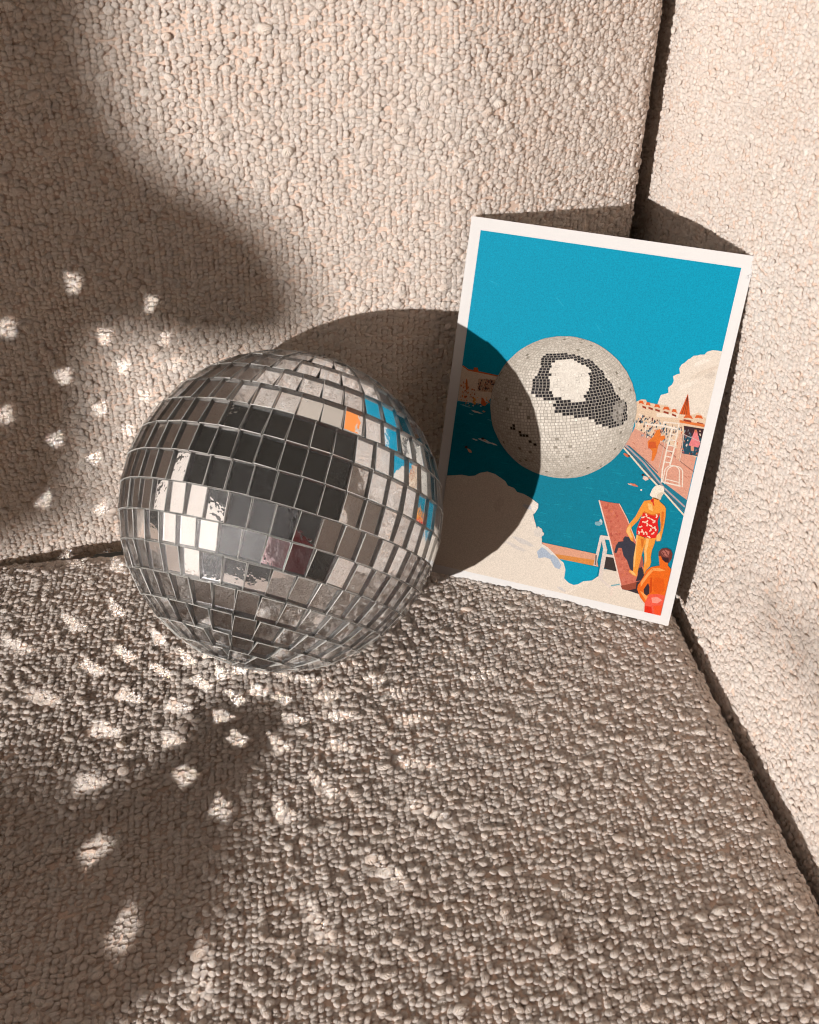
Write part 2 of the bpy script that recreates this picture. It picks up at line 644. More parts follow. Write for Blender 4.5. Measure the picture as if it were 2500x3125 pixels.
mat_face = glass_mat('mirror_glass_face', 0.0, 0.16)
mat_edge = glass_mat('cut_glass_edge', 0.2, 0.55)
m, nt, out = new_mat('silvering')
g = nt.nodes.new('ShaderNodeBsdfGlossy')
g.inputs['Roughness'].default_value = 0.012
g.inputs['Color'].default_value = (0.90, 0.935, 0.985, 1)
geo = nt.nodes.new('ShaderNodeNewGeometry')
n = nt.nodes.new('ShaderNodeTexNoise')
n.inputs['Scale'].default_value = 220
n.inputs['Detail'].default_value = 2
nt.links.new(geo.outputs['Position'], n.inputs['Vector'])
bp = nt.nodes.new('ShaderNodeBump')
bp.inputs['Strength'].default_value = 0.045
bp.inputs['Distance'].default_value = 0.0006
nt.links.new(n.outputs['Fac'], bp.inputs['Height'])
nt.links.new(bp.outputs[0], g.inputs['Normal'])
nt.links.new(g.outputs[0], out.inputs['Surface'])
mat_silver = m
m, nt, out = new_mat('ball_core')
p = nt.nodes.new('ShaderNodeBsdfPrincipled')
p.inputs['Base Color'].default_value = (0.42, 0.42, 0.40, 1)
p.inputs['Roughness'].default_value = 0.5
n = nt.nodes.new('ShaderNodeTexNoise')
n.inputs['Scale'].default_value = 400
r = nt.nodes.new('ShaderNodeValToRGB')
r.color_ramp.elements[0].color = (0.35, 0.35, 0.33, 1)
r.color_ramp.elements[1].color = (0.7, 0.7, 0.68, 1)
nt.links.new(n.outputs['Fac'], r.inputs['Fac'])
nt.links.new(r.outputs[0], p.inputs['Base Color'])
nt.links.new(p.outputs[0], out.inputs['Surface'])
mat_core = m

ball = empty('mirror_ball', (0, 0, 0))
tag(ball, 'silver mirror ball of square glass tiles resting on the seat', 'mirror ball')

TW, TH, TT = math.radians(7.35) * R_OUT, math.radians(9.93) * R_OUT, 0.0027


def tile_mesh(w, h, seed):
    """chamfered pane: local z is outwards, outer face at z=0"""
    r = random.Random(seed)
    c = 0.00022
    hw, hh = w / 2, h / 2
    # the back is a little smaller, as the panes meet on the sphere
    k = 1 - TT / R_OUT
    V = []
    for sx, sy in ((-1, -1), (1, -1), (1, 1), (-1, 1)):
        V.append((sx * (hw - c) + r.uniform(-1, 1) * 1e-4, sy * (hh - c) + r.uniform(-1, 1) * 1e-4, 0))
    for sx, sy in ((-1, -1), (1, -1), (1, 1), (-1, 1)):
        V.append((sx * hw, sy * hh, -c))
    for sx, sy in ((-1, -1), (1, -1), (1, 1), (-1, 1)):
        V.append((sx * hw * k, sy * hh * k, -TT))
    F = [(0, 1, 2, 3)]
    for i in range(4):
        j = (i + 1) % 4
        F.append((4 + i, 4 + j, j, i))
        F.append((8 + i, 8 + j, 4 + j, 4 + i))
    F.append((11, 10, 9, 8))
    me = mesh_pydata('mirror_tile', V, F)
    me.materials.append(mat_face)
    me.materials.append(mat_edge)
    me.materials.append(mat_silver)
    for i, p in enumerate(me.polygons):
        p.material_index = 0 if i == 0 else (2 if i == 9 else 1)
    return me


tile_meshes = [tile_mesh(TW - 0.0003, TH - 0.0003, 40 + i) for i in range(6)]

bm = bmesh.new()
bmesh.ops.create_uvsphere(bm, u_segments=64, v_segments=32, radius=R_OUT - TT - 0.0008)
me = bpy.data.meshes.new('ball_core')
bm.to_mesh(me)
bm.free()
me.polygons.foreach_set('use_smooth', [True] * len(me.polygons))
core = link_obj('core', me, ball, [mat_core])
core.location = BC

phases = {0: 2.1, 1: 1.6, 2: 1.8, 3: 2.5, 4: 4.8, 5: 4.6, 6: 9.2, 7: 18.1, -1: -0.5}
tiles = []
rt = random.Random(5)
for k in range(-6, 12):
    top = 2.71 + 9.93 * (3 - k)          # upper border of row k
    lat = top - 9.93 / 2
    if abs(lat) > 86:
        continue
    cl = math.cos(math.radians(lat))
    circ = 360.0 * cl / 7.35
    nt_ = max(3, int(round(circ - 0.12)))
    dlon = 360.0 / nt_
    ph = phases.get(k, rt.uniform(0, dlon))
    for i in range(nt_):
        lon = math.radians(ph + dlon * (i + 0.5))
        la = math.radians(lat)
        nrm = (AX * math.sin(la) + (U0 * math.sin(lon) + V0 * math.cos(lon)) * math.cos(la)).normalized()
        east = (U0 * math.cos(lon) - V0 * math.sin(lon)).normalized()
        north = nrm.cross(east).normalized()
        if north.dot(AX) < 0:
            north = -north
        east = north.cross(nrm)
        # every pane was glued on by hand: small tilts and twists
        nrm2 = (nrm + east * rt.gauss(0, 0.016) + north * rt.gauss(0, 0.013)).normalized()
        tw = rt.gauss(0, 0.018)
        e2 = (east - nrm2 * east.dot(nrm2)).normalized()
        n2_ = nrm2.cross(e2)
        e3 = e2 * math.cos(tw) + n2_ * math.sin(tw)
        n3_ = nrm2.cross(e3)
        rad = R_OUT * math.cos(math.radians(9.93 / 2)) ** 0.5 + rt.gauss(0, 0.00012)
        pos = BC + nrm * rad
        M = Matrix(((e3.x, n3_.x, nrm2.x, pos.x), (e3.y, n3_.y, nrm2.y, pos.y), (e3.z, n3_.z, nrm2.z, pos.z), (0, 0, 0, 1)))
        sc_w = min(1.12, (dlon * cl) / 7.35)
        tiles.append((M, nrm2.copy(), pos.copy(), sc_w, rt.randrange(6)))

ranked = sorted(tiles, key=lambda t: -t[1].dot((CAM - t[2]).normalized()))
vis = [t for t in ranked if t[1].dot((CAM - t[2]).normalized()) > -0.12][:300]
rest = [t for t in ranked if not any(t is v for v in vis)]
for M, nn, pos, sw, mi in vis:
    o = bpy.data.objects.new('mirror_tile', tile_meshes[mi])
    COL.objects.link(o)
    o.parent = ball
    o.matrix_world = M @ Matrix.Diagonal((sw, 1, 1, 1))
V, F, MI = [], [], []
for M, nn, pos, sw, mi in rest:
    b = len(V)
    for v in tile_meshes[mi].vertices:
        V.append(tuple(M @ Vector((v.co.x * sw, v.co.y, v.co.z))))
    for p in tile_meshes[mi].polygons:
        F.append([b + i for i in p.vertices])
        MI.append(p.material_index)
me = mesh_pydata('far_side_mirror_tiles', V, F)
for mm in (mat_face, mat_edge, mat_silver):
    me.materials.append(mm)
me.polygons.foreach_set('material_index', MI)
o = link_obj('far_side_mirror_tiles', me, ball)
o['kind'] = 'stuff'
print('tiles', len(tiles), 'single', len(vis))

# sunlight flecks off the tiles: added lamps imitate each lit pane's mirrored beam
def surface_hit(p, d):
    best = None
    for m in np.arange(0.01, 0.9, 0.002):
        q = p + d * m
        w = np.array(q)
        a, b, z = w @ EX, w @ EY, w[2]
        bk = 0.0834 + 0.063 * z + (0.70 * (a - .1) ** 1.33 if a > .1 else 0)
        if z < 0.0 or b > bk or a > 0.244:
            return q
        if b < -0.7 or a < -0.8:
            return None
    return None


FLECK_E = 0.95 * SUN_E
PR = Vector((0.81622658, -0.57773191, 0.0))
PQ = PR.cross(LDIR).normalized()
SHADE_EDGE = [(-0.20, 0.30), (-0.09, 0.228), (-0.065, 0.215), (-0.045, 0.19), (-0.036, 0.165), (-0.036, 0.14), (-0.055, 0.128), (-0.10, 0.124), (-0.20, 0.10)]


def in_shade(p):
    x, y = p.dot(PR), p.dot(PQ)
    c = False
    for i in range(len(SHADE_EDGE)):
        x0, y0 = SHADE_EDGE[i - 1]
        x1, y1 = SHADE_EDGE[i]
        if (y0 > y) != (y1 > y) and x < (x1 - x0) * (y - y0) / (y1 - y0) + x0:
            c = not c
    return c


beams = 0
for M, nn, pos, sw, mi in tiles:
    c = -nn.dot(LDIR)
    if c < 0.16:
        continue
    if in_shade(pos):
        continue
    rdir = (LDIR - 2 * LDIR.dot(nn) * nn).normalized()
    h = surface_hit(pos, rdir)
    if h is None:
        continue
    if h.z > 0.185:
        continue
    v = h - CAM
    zc = v.dot(FWD)
    if zc <= 0.05:
        continue
    x = v.dot(RIGHT) / zc * 2980 + 1250
    y = -v.dot(UP) / zc * 2980 + 1562.5
    if not (-60 < x < 1500 and -60 < y < 3180):
        continue
    e = Vector(M.col[0][:3])
    nv = Vector(M.col[1][:3])
    ld = bpy.data.lights.new('fleck_lamp', 'AREA')
    ld.shape = 'RECTANGLE'
    # cross-section of the beam: the pane as seen along the beam
    ld.size = TW * sw * 0.93 * max(0.12, math.sqrt(max(0, 1 - e.dot(rdir) ** 2)))
    ld.size_y = TH * 0.93 * max(0.12, math.sqrt(max(0, 1 - nv.dot(rdir) ** 2)))
    ld.spread = math.radians(2.6)
    ld.color = (1.0, 0.915, 0.85)
    ld.energy = FLECK_E * ld.size * ld.size_y * min(1.0, max(0.12, (c - 0.08) / 0.4))
    lo = bpy.data.objects.new('fleck_lamp', ld)
    COL.objects.link(lo)
    lo.parent = ball
    zax = -rdir
    xax = (e - zax * e.dot(zax)).normalized()
    yax = zax.cross(xax)
    pp = pos + nn * 0.0012
    lo.matrix_world = Matrix(((xax.x, yax.x, zax.x, pp.x), (xax.y, yax.y, zax.y, pp.y), (xax.z, yax.z, zax.z, pp.z), (0, 0, 0, 1)))
    beams += 1
print('flecks', beams)

# ------------------------------------------------------------------ art card
cTL, cTR = Vector((0.0957, 0.1129, 0.1987)), Vector((0.2372, 0.0695, 0.1987))
cBR, cBL = Vector((0.2172, 0.0045, 0.0)), Vector((0.0757, 0.0480, 0.0))
CW, CH = 0.148, 0.210
cu = (cBR - cBL).normalized()
cv = (cTL - cBL)
cv = (cv - cu * cv.dot(cu)).normalized()
cn = cu.cross(cv).normalized()                     # towards the viewer
c0 = cBL + (cBR - cBL) * 0.5 - cu * CW / 2
card = empty('art_card', tuple(c0 + cu * CW / 2))
tag(card, 'white-bordered art print card with a turquoise pool collage leaning in the corner', 'art print')
card_inv = Matrix.Translation(-Vector(card.location))


def card_pt(u, v, h=0.0):
    """u right, v up on the card in metres; a very slight bow of the paper"""
    bow = 0.0 * (1 - ((u - CW / 2) / (CW / 2)) ** 2) * (v / CH)
    return c0 + cu * u + cv * v + cn * (h - bow)


# homography from picture pixels (a 1725-wide enlargement of the card) to the card
src = np.array([(232, 30), (1670, 235), (1225, 2107), (-5, 1825)], float)
dst = np.array([(0, CH), (CW, CH), (CW, 0), (0, 0)], float)
A = []
for (x, y), (u, v) in zip(src, dst):
    A.append([x, y, 1, 0, 0, 0, -u * x, -u * y, -u])
    A.append([0, 0, 0, x, y, 1, -v * x, -v * y, -v])
Hm = np.linalg.svd(np.array(A))[2][-1].reshape(3, 3)


def uv(x, y):
    q = Hm @ np.array([x, y, 1.0])
    return q[0] / q[2], q[1] / q[2]


K2 = 1725 / 1040.0


def c2(pts):
    return [uv(x, y) for x, y in pts]


def crop(ox, oy, sc_):
    def f(pts):
        return [uv((x / sc_ + ox - 1300) * K2, (y / sc_ + oy - 640) * K2) for x, y in pts]
    return f


c3 = crop(1300, 640, 1725 / 560)
c4 = crop(1780, 1040, 1725 / 560)
c5 = crop(1780, 1400, 1597 / 400)
c6 = crop(1320, 1340, 1725 / 560)

it = uv(278, 100)
ir = uv(1590, 295)
ib = uv(1192, 2055)
PX0, PX1 = it[0], (ir[0] + ib[0]) / 2
PY1, PY0 = (it[1] + ir[1]) / 2, ib[1]
print('picture', PX0, PX1, PY0, PY1)

pv, pf, pc = [], [], []
layer = [0]


def clip(poly):
    def cl(poly, inside, inter):
        o = []
        for i in range(len(poly)):
            a, b = poly[i - 1], poly[i]
            ia, ib_ = inside(a), inside(b)
            if ib_:
                if not ia:
                    o.append(inter(a, b))
                o.append(b)
            elif ia:
                o.append(inter(a, b))
        return o
    for ax, lim, sg in ((0, PX0, 1), (0, PX1, -1), (1, PY0, 1), (1, PY1, -1)):
        if not poly:
            return poly

        def ins(p):
            return (p[ax] - lim) * sg >= 0

        def inter(a, b):
            t = (lim - a[ax]) / (b[ax] - a[ax])
            return (a[0] + (b[0] - a[0]) * t, a[1] + (b[1] - a[1]) * t)
        poly = cl(poly, ins, inter)
    return poly


def poly(pts, col, var=0.0):
    pts = clip(list(pts))
    if len(pts) < 3:
        return
    b = len(pv)
    h = 0.00005 + layer[0] * 0.000012 + (len(pf) % 8) * 0.0000014
    for u, v in pts:
        pv.append(tuple(card_pt(u, v, h)))
    pf.append(list(range(b, b + len(pts))))
    k = 1 + random.uniform(-var, var)
    l = srgb(*col)
    pc.append((l[0] * k, l[1] * k, l[2] * k, 1))


def nxt():
    layer[0] += 1


def line(pts, w, col):
    """pts already in card space, w in metres"""
    for (x0, y0), (x1, y1) in zip(pts[:-1], pts[1:]):
        dx, dy = x1 - x0, y1 - y0
        L = math.hypot(dx, dy) or 1
        nx, ny = -dy / L * w / 2, dx / L * w / 2
        ex_, ey_ = dx / L * w * .3, dy / L * w * .3
        poly([(x0 + nx - ex_, y0 + ny - ey_), (x1 + nx + ex_, y1 + ny + ey_), (x1 - nx + ex_, y1 - ny + ey_), (x0 - nx - ex_, y0 - ny - ey_)], col)


def blob(c, rx, ry, col, n=9, seed=None, rot=0.0):
    r = random.Random(seed if seed is not None else random.random())
    o = []
    for i in range(n):
        a = 2 * math.pi * i / n
        k = r.uniform(0.7, 1.25)
        x, y = rx * k * math.cos(a), ry * k * math.sin(a)
        o.append((c[0] + x * math.cos(rot) - y * math.sin(rot), c[1] + x * math.sin(rot) + y * math.cos(rot)))
    poly(o, col)


def inpoly(p, P):
    x, y = p
    c = False
    for i in range(len(P)):
        x0, y0 = P[i - 1]
        x1, y1 = P[i]
        if (y0 > y) != (y1 > y) and x < (x1 - x0) * (y - y0) / (y1 - y0) + x0:
            c = not c
    return c


SKY = (0, 156, 186)
WATER = (0, 128, 150)
CREAM = (232, 219, 200)
MM = 0.001
# the sky, in strips so that it follows the bow of the sheet
for i in range(12):
    x0 = PX0 + (PX1 - PX0) * i / 12
    x1 = PX0 + (PX1 - PX0) * (i + 1) / 12
    for j in range(6):
        y0 = PY0 + (PY1 - PY0) * j / 6
        y1 = PY0 + (PY1 - PY0) * (j + 1) / 6
        poly([(x0, y0), (x1, y0), (x1, y1), (x0, y1)], SKY)
nxt()
for a, b in (((315, 352), (378, 388)), ((648, 430), (705, 497)), ((858, 570), (893, 632))):  # glints from the ball's tiles, painted into the sky as lighter streaks
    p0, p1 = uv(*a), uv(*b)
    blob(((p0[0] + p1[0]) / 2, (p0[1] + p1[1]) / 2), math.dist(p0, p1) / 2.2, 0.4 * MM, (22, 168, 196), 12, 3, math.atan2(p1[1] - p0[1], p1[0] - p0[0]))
nxt()
# pool water
poly(c2([(100, 968), (420, 1000), (1000, 1190), (1060, 1270), (1330, 1560), (1270, 1800), (1150, 2200), (0, 1900)]), WATER)
nxt()
rw = random.Random(12)
for _ in range(520):
    x, y = rw.uniform(PX0, PX1), rw.uniform(PY0 + .02, PY0 + .115)
    X = (x, y)
    w = rw.uniform(1.0, 5.5) * MM
    col = rw.choice([(0, 138, 158), (8, 146, 166), (0, 118, 142), (22, 152, 168), (0, 122, 140)])
    hgt = rw.uniform(.10, .3) * MM
    # water ends at the pool edge
    q = [(x - w / 2, y - .06 * w), (x + w / 2, y - .02 * w), (x + w / 2 * .9, y + hgt), (x - w / 2 * .8, y + hgt * .7)]
    edge = c2([(100, 985), (420, 1010), (1000, 1215), (1060, 1290), (1320, 1570), (1250, 1800), (900, 1830), (590, 1690), (430, 1370), (120, 1330)])
    if all(inpoly(t, edge) for t in q):
        poly(q, col)
nxt()
# bath house on the left
poly(c3([(340, 1470), (357, 1470), (400, 1503), (450, 1512), (455, 1487), (490, 1490), (495, 1522), (690, 1565), (640, 1650), (625, 1760), (590, 1800), (540, 1830), (300, 1800)]), (228, 205, 178))
nxt()
poly(c3([(340, 1468), (357, 1468), (400, 1501), (450, 1510), (455, 1485), (490, 1488), (495, 1520), (690, 1562), (690, 1574), (495, 1534), (400, 1516), (357, 1484)]), (214, 104, 50))
poly(c3([(497, 1590), (655, 1602), (635, 1722), (486, 1708)]), (196, 160, 130))
nxt()
rb = random.Random(3)
for _ in range(60):
    x, y = rb.uniform(492, 645), rb.uniform(1598, 1712)
    blob(c3([(x, y)])[0], rb.uniform(.2, .6) * MM, rb.uniform(.3, .9) * MM, rb.choice([(120, 80, 60), (84, 62, 60), (170, 110, 80), (214, 180, 150), (60, 60, 66)]), 6, rb.random())
for _ in range(46):
    x = rb.uniform(325, 470)
    y = 1620 + (x - 330) * 0.55 + rb.uniform(-10, 150)
    blob(c3([(x, y)])[0], rb.uniform(.2, .5) * MM, rb.uniform(.3, .9) * MM, rb.choice([(224, 130, 60), (190, 96, 48), (238, 190, 150), (160, 80, 50)]), 6, rb.random())
for _ in range(40):
    x, y = rb.uniform(330, 600), rb.uniform(1765, 1850)
    blob(c3([(x, y)])[0], rb.uniform(.2, .6) * MM, rb.uniform(.2, .5) * MM, rb.choice([(230, 150, 80), (240, 200, 170), (235, 225, 205), (214, 120, 60)]), 6, rb.random())
poly(c3([(383, 1590), (392, 1600), (398, 1690), (378, 1700), (376, 1620)]), (205, 110, 50))
poly(c3([(525, 1765), (545, 1780), (575, 1830), (555, 1850), (520, 1830)]), (214, 104, 52))
poly(c3([(448, 1770), (468, 1775), (472, 1830), (450, 1832)]), (232, 160, 70))
nxt()
# splashes and swimmers on the left
for x, y, rx, ry, col in ((480, 1905, 3.4, .5, (226, 206, 190)), (545, 1900, 1.0, .45, (226, 150, 110)), (430, 1925, 1.6, .3, (120, 190, 196)), (380, 1850, 3.4, .3, (140, 196, 200)), (600, 1980, 1.2, .2, (110, 186, 196))):
    blob(c3([(x, y)])[0], rx * MM, ry * MM, col, 14, int(x), -.12)
for x, y, rx, ry, col in ((300, 1172, 4.6, .8, (206, 208, 206)), (250, 1165, 1.6, .4, (226, 214, 200)), (345, 1188, 2.0, .5, (226, 214, 200))):
    blob(c2([(x, y)])[0], rx * MM, ry * MM, col, 16, int(x), -.15)
nxt()
blob(c2([(289, 1160)])[0], .8 * MM, .8 * MM, (60, 50, 50), 9, 2)
blob(c2([(300, 1168)])[0], .8 * MM, .5 * MM, (226, 150, 100), 9, 4)
blob(c2([(222, 1222)])[0], 1.6 * MM, .7 * MM, (232, 170, 130), 10, 5, -.5)
blob(c2([(205, 1203)])[0], .8 * MM, .8 * MM, (96, 50, 46), 9, 6)
nxt()
# cloud on the right
poly(c4([(690, 640), (700, 590), (730, 512), (775, 500), (802, 490), (800, 440), (835, 415), (852, 380), (845, 335), (880, 318), (910, 310), (903, 262), (925, 225), (960, 205), (985, 178), (1005, 170), (1040, 142), (1075, 140), (1100, 132), (1140, 132), (1165, 105), (1215, 90), (1260, 94), (1330, 104), (1170, 900), (700, 700)]), CREAM)
nxt()
for x, y, rx, ry, col in ((1150, 290, 8, 1.2, (222, 206, 186)), (1080, 330, 6, 1.0, (224, 210, 190)), (980, 420, 6, 1.4, (238, 226, 208)), (1120, 200, 5, 1.2, (240, 229, 212)), (1190, 330, 3, 1.5, (216, 202, 184))):
    blob(c4([(x, y)])[0], rx * MM, ry * MM, col, 18, int(x), .6)
nxt()
# pool deck
poly(c4([(380, 985), (470, 850), (500, 780), (900, 760), (1160, 800), (1060, 1100), (960, 1560), (760, 1350), (560, 1130)]), (218, 158, 132))
nxt()
rd = random.Random(8)
deck = c4([(420, 985), (490, 860), (1090, 1080), (1035, 1230), (970, 1500), (760, 1330), (580, 1130)])
for _ in range(160):
    x, y = rd.uniform(420, 1090), rd.uniform(860, 1500)
    p = c4([(x, y)])[0]
    if inpoly(p, deck):
        blob(p, rd.uniform(.4, 2.0) * MM, rd.uniform(.1, .25) * MM, rd.choice([(206, 140, 114), (228, 172, 148), (214, 150, 120), (196, 124, 100), (224, 140, 110)]), 7, rd.random(), -.5)
line(c4([(610, 890), (720, 970), (820, 1050), (930, 1150), (1040, 1235)]), .35 * MM, (120, 84, 74))
nxt()
# pool border bands
poly(c4([(395, 985), (425, 985), (580, 1130), (770, 1345), (975, 1500), (955, 1600), (760, 1420), (560, 1200)]), (30, 120, 140))
nxt()
line(c4([(400, 985), (570, 1150), (760, 1385), (950, 1560)]), .9 * MM, (176, 160, 158))
line(c4([(385, 1010), (560, 1215), (760, 1430), (945, 1640)]), .9 * MM, (232, 218, 190))
line(c4([(392, 1002), (565, 1190), (760, 1412), (948, 1605)]), .5 * MM, (84, 84, 96))
line(c4([(430, 990), (600, 1140), (700, 1240)]), .5 * MM, (60, 96, 110))
nxt()
# far arcade: walls, roofs, people
poly(c4([(490, 640), (500, 575), (548, 552), (590, 556), (600, 580), (700, 600), (790, 610), (830, 645), (880, 640), (890, 690), (1000, 700), (1050, 690), (1080, 676), (1110, 700), (1160, 740), (1135, 1000), (1060, 1100), (490, 830)]), (226, 198, 166))
nxt()
poly(c4([(985, 497), (903, 690), (1004, 704)]), (214, 92, 36))
for x, y, w in ((545, 575, 46), (610, 590, 40), (695, 610, 52), (780, 632, 60), (855, 655, 44), (985, 712, 80), (1085, 712, 70)):
    poly(c4([(x - w * .55, y + 18), (x - w * .3, y - 12), (x + w * .35, y - 8), (x + w * .6, y + 26), (x, y + 14)]), (216, 98, 44))
for x, y, w in ((575, 610, 30), (635, 622, 34), (700, 640, 36), (780, 660, 40), (855, 685, 34), (980, 738, 60), (1100, 765, 50)):
    poly(c4([(x - w * .6, y), (x + w * .6, y + 14), (x + w * .55, y + 34), (x - w * .65, y + 18)]), (150, 62, 40))
poly(c4([(905, 745), (1145, 790), (1140, 815), (905, 770)]), (222, 120, 60))
poly(c4([(690, 680), (900, 690), (890, 730), (690, 715)]), (238, 224, 200))
nxt()
for i, x in enumerate((925, 950, 972)):
    line(c4([(984, 520 + i * 8), (x, 694)]), .3 * MM, (110, 50, 34))
pal = [(60, 90, 104), (36, 70, 84), (110, 60, 56), (226, 180, 150), (60, 40, 48), (214, 110, 60), (150, 160, 160), (90, 120, 130), (236, 214, 190)]
for _ in range(190):
    t = rd.random()
    x = 510 + t * 400 + rd.uniform(-30, 30)
    y = 690 + t * 130 + rd.uniform(0, 190 if t > .1 else 120)
    blob(c4([(x, y)])[0], rd.uniform(.15, .5) * MM, rd.uniform(.4, 1.2) * MM, rd.choice(pal), 7, rd.random())
poly(c4([(900, 880), (1120, 890), (1085, 1090), (930, 1060), (900, 960)]), (40, 78, 92))
poly(c4([(945, 800), (1135, 830), (1118, 920), (950, 890)]), (62, 40, 44))
nxt()
for _ in range(70):
    x, y = rd.uniform(910, 1110), rd.uniform(830, 1070)
    blob(c4([(x, y)])[0], rd.uniform(.15, .5) * MM, rd.uniform(.3, 1.0) * MM, rd.choice(pal + [(20, 50, 64), (170, 70, 80)]), 7, rd.random())
nxt()
# woman in a pink dress, walkers, a diver on deck
poly(c4([(1045, 850), (1070, 850), (1080, 900), (1100, 970), (1080, 1005), (990, 985), (1015, 930), (1030, 890)]), (226, 128, 128))
poly(c4([(1045, 838), (1068, 838), (1066, 866), (1048, 866)]), (210, 120, 90))
poly(c4([(1010, 990), (1040, 995), (1040, 1040), (1012, 1036)]), (220, 150, 120))
poly(c4([(690, 840), (720, 835), (730, 880), (725, 950), (705, 990), (690, 1060), (660, 1130), (640, 1130), (650, 1040), (610, 1000), (605, 950), (660, 900)]), (226, 120, 46))
poly(c4([(725, 900), (765, 890), (772, 920), (730, 950)]), (226, 120, 46))
poly(c4([(620, 950), (680, 950), (690, 1010), (610, 1015)]), (206, 90, 40))
poly(c4([(905, 870), (935, 880), (930, 960), (915, 1020), (900, 1120), (870, 1110), (885, 1000), (890, 920)]), (224, 176, 146))
nxt()
# diving tower and arched rails
WH = (240, 226, 206)
line(c4([(590, 785), (750, 800), (890, 832)]), 1.0 * MM, WH)
line(c4([(760, 765), (900, 780), (895, 815)]), .7 * MM, WH)
line(c4([(760, 765), (752, 810)]), .7 * MM, WH)
line(c4([(595, 780), (585, 850)]), .5 * MM, WH)
line(c4([(835, 830), (790, 1000), (745, 1210), (735, 1330)]), .8 * MM, WH)
line(c4([(890, 830), (860, 1000), (815, 1170)]), .8 * MM, WH)
line(c4([(800, 850), (755, 1010), (710, 1210)]), .35 * MM, (214, 190, 170))
line(c4([(945, 880), (930, 1000), (905, 1130)]), .35 * MM, (226, 206, 186))
line(c4([(940, 880), (1100, 950)]), .3 * MM, (200, 190, 180))
for i in range(6):
    y = 880 + i * 52
    line(c4([(828 - i * 12, y), (880 - i * 11, y + 10)]), .6 * MM, WH)
nxt()
for k, (x0, x1, yb, yt) in enumerate(((765, 905, 1330, 1175), (785, 935, 1345, 1180))):
    pts = [(x0 - 20, yb)]
    for a in np.linspace(math.pi, 0, 10):
        pts.append(((x0 + x1) / 2 + (x1 - x0) / 2 * math.cos(a), yt + 60 - 62 * math.sin(a)))
    pts.append((x1 - 5, yb + 30))
    line(c4(pts), .5 * MM, WH)
line(c4([(755, 1330), (910, 1368)]), .8 * MM, WH)
line(c4([(770, 1300), (905, 1335)]), .5 * MM, WH)
nxt()
# swimmers by the pool edge
blob(c4([(585, 1295)])[0], 1.7 * MM, 1.0 * MM, (230, 200, 180), 12, 5, -.4)
blob(c4([(560, 1262)])[0], .8 * MM, .7 * MM, (50, 44, 46), 9, 6)
blob(c4([(625, 1290)])[0], .9 * MM, .4 * MM, (226, 150, 110), 9, 8, -.2)
blob(c4([(480, 1358)])[0], 2.4 * MM, .7 * MM, (214, 120, 90), 12, 9, -.2)
blob(c4([(440, 1352)])[0], 1.2 * MM, .4 * MM, (220, 190, 170), 9, 10, -.2)
blob(c4([(545, 1405)])[0], .5 * MM, .5 * MM, (235, 220, 205), 9, 11)
blob(c4([(405, 1075)])[0], 1.8 * MM, .8 * MM, (206, 110, 70), 12, 12, -.5)
blob(c4([(430, 1085)])[0], .8 * MM, .5 * MM, (90, 50, 40), 9, 13)
nxt()

# printed mirror ball
bc2, brx, bry = (697.0, 1001.0), 369.0, 360.0
ring = []
rj = random.Random(2)
for i in range(72):
    a = 2 * math.pi * i / 72
    k = 1 + rj.uniform(-.004, .004)
    ring.append((bc2[0] + brx * k * math.cos(a), bc2[1] + bry * k * math.sin(a)))
poly(c2(ring), (172, 165, 152))
nxt()
blk = [(600, 735), (680, 722), (790, 745), (850, 770), (900, 830), (940, 880), (975, 950), (1022, 985), (1020, 1060), (990, 1092), (940, 1104), (860, 1085), (845, 1060), (700, 1042), (648, 1020), (655, 975), (625, 968), (540, 935), (545, 870), (575, 800)]
hole = [(640, 770), (740, 755), (832, 800), (825, 880), (797, 982), (700, 962), (640, 945), (622, 880)]
gray = [(1010, 960), (950, 985), (940, 1060), (985, 1090), (1000, 1040)]
axis = np.array([-.06, .975, .21])
axis /= np.linalg.norm(axis)
ua = np.cross(axis, [0, 0, 1.0])
ua /= np.linalg.norm(ua)
va = np.cross(ua, axis)
ROWS = 70
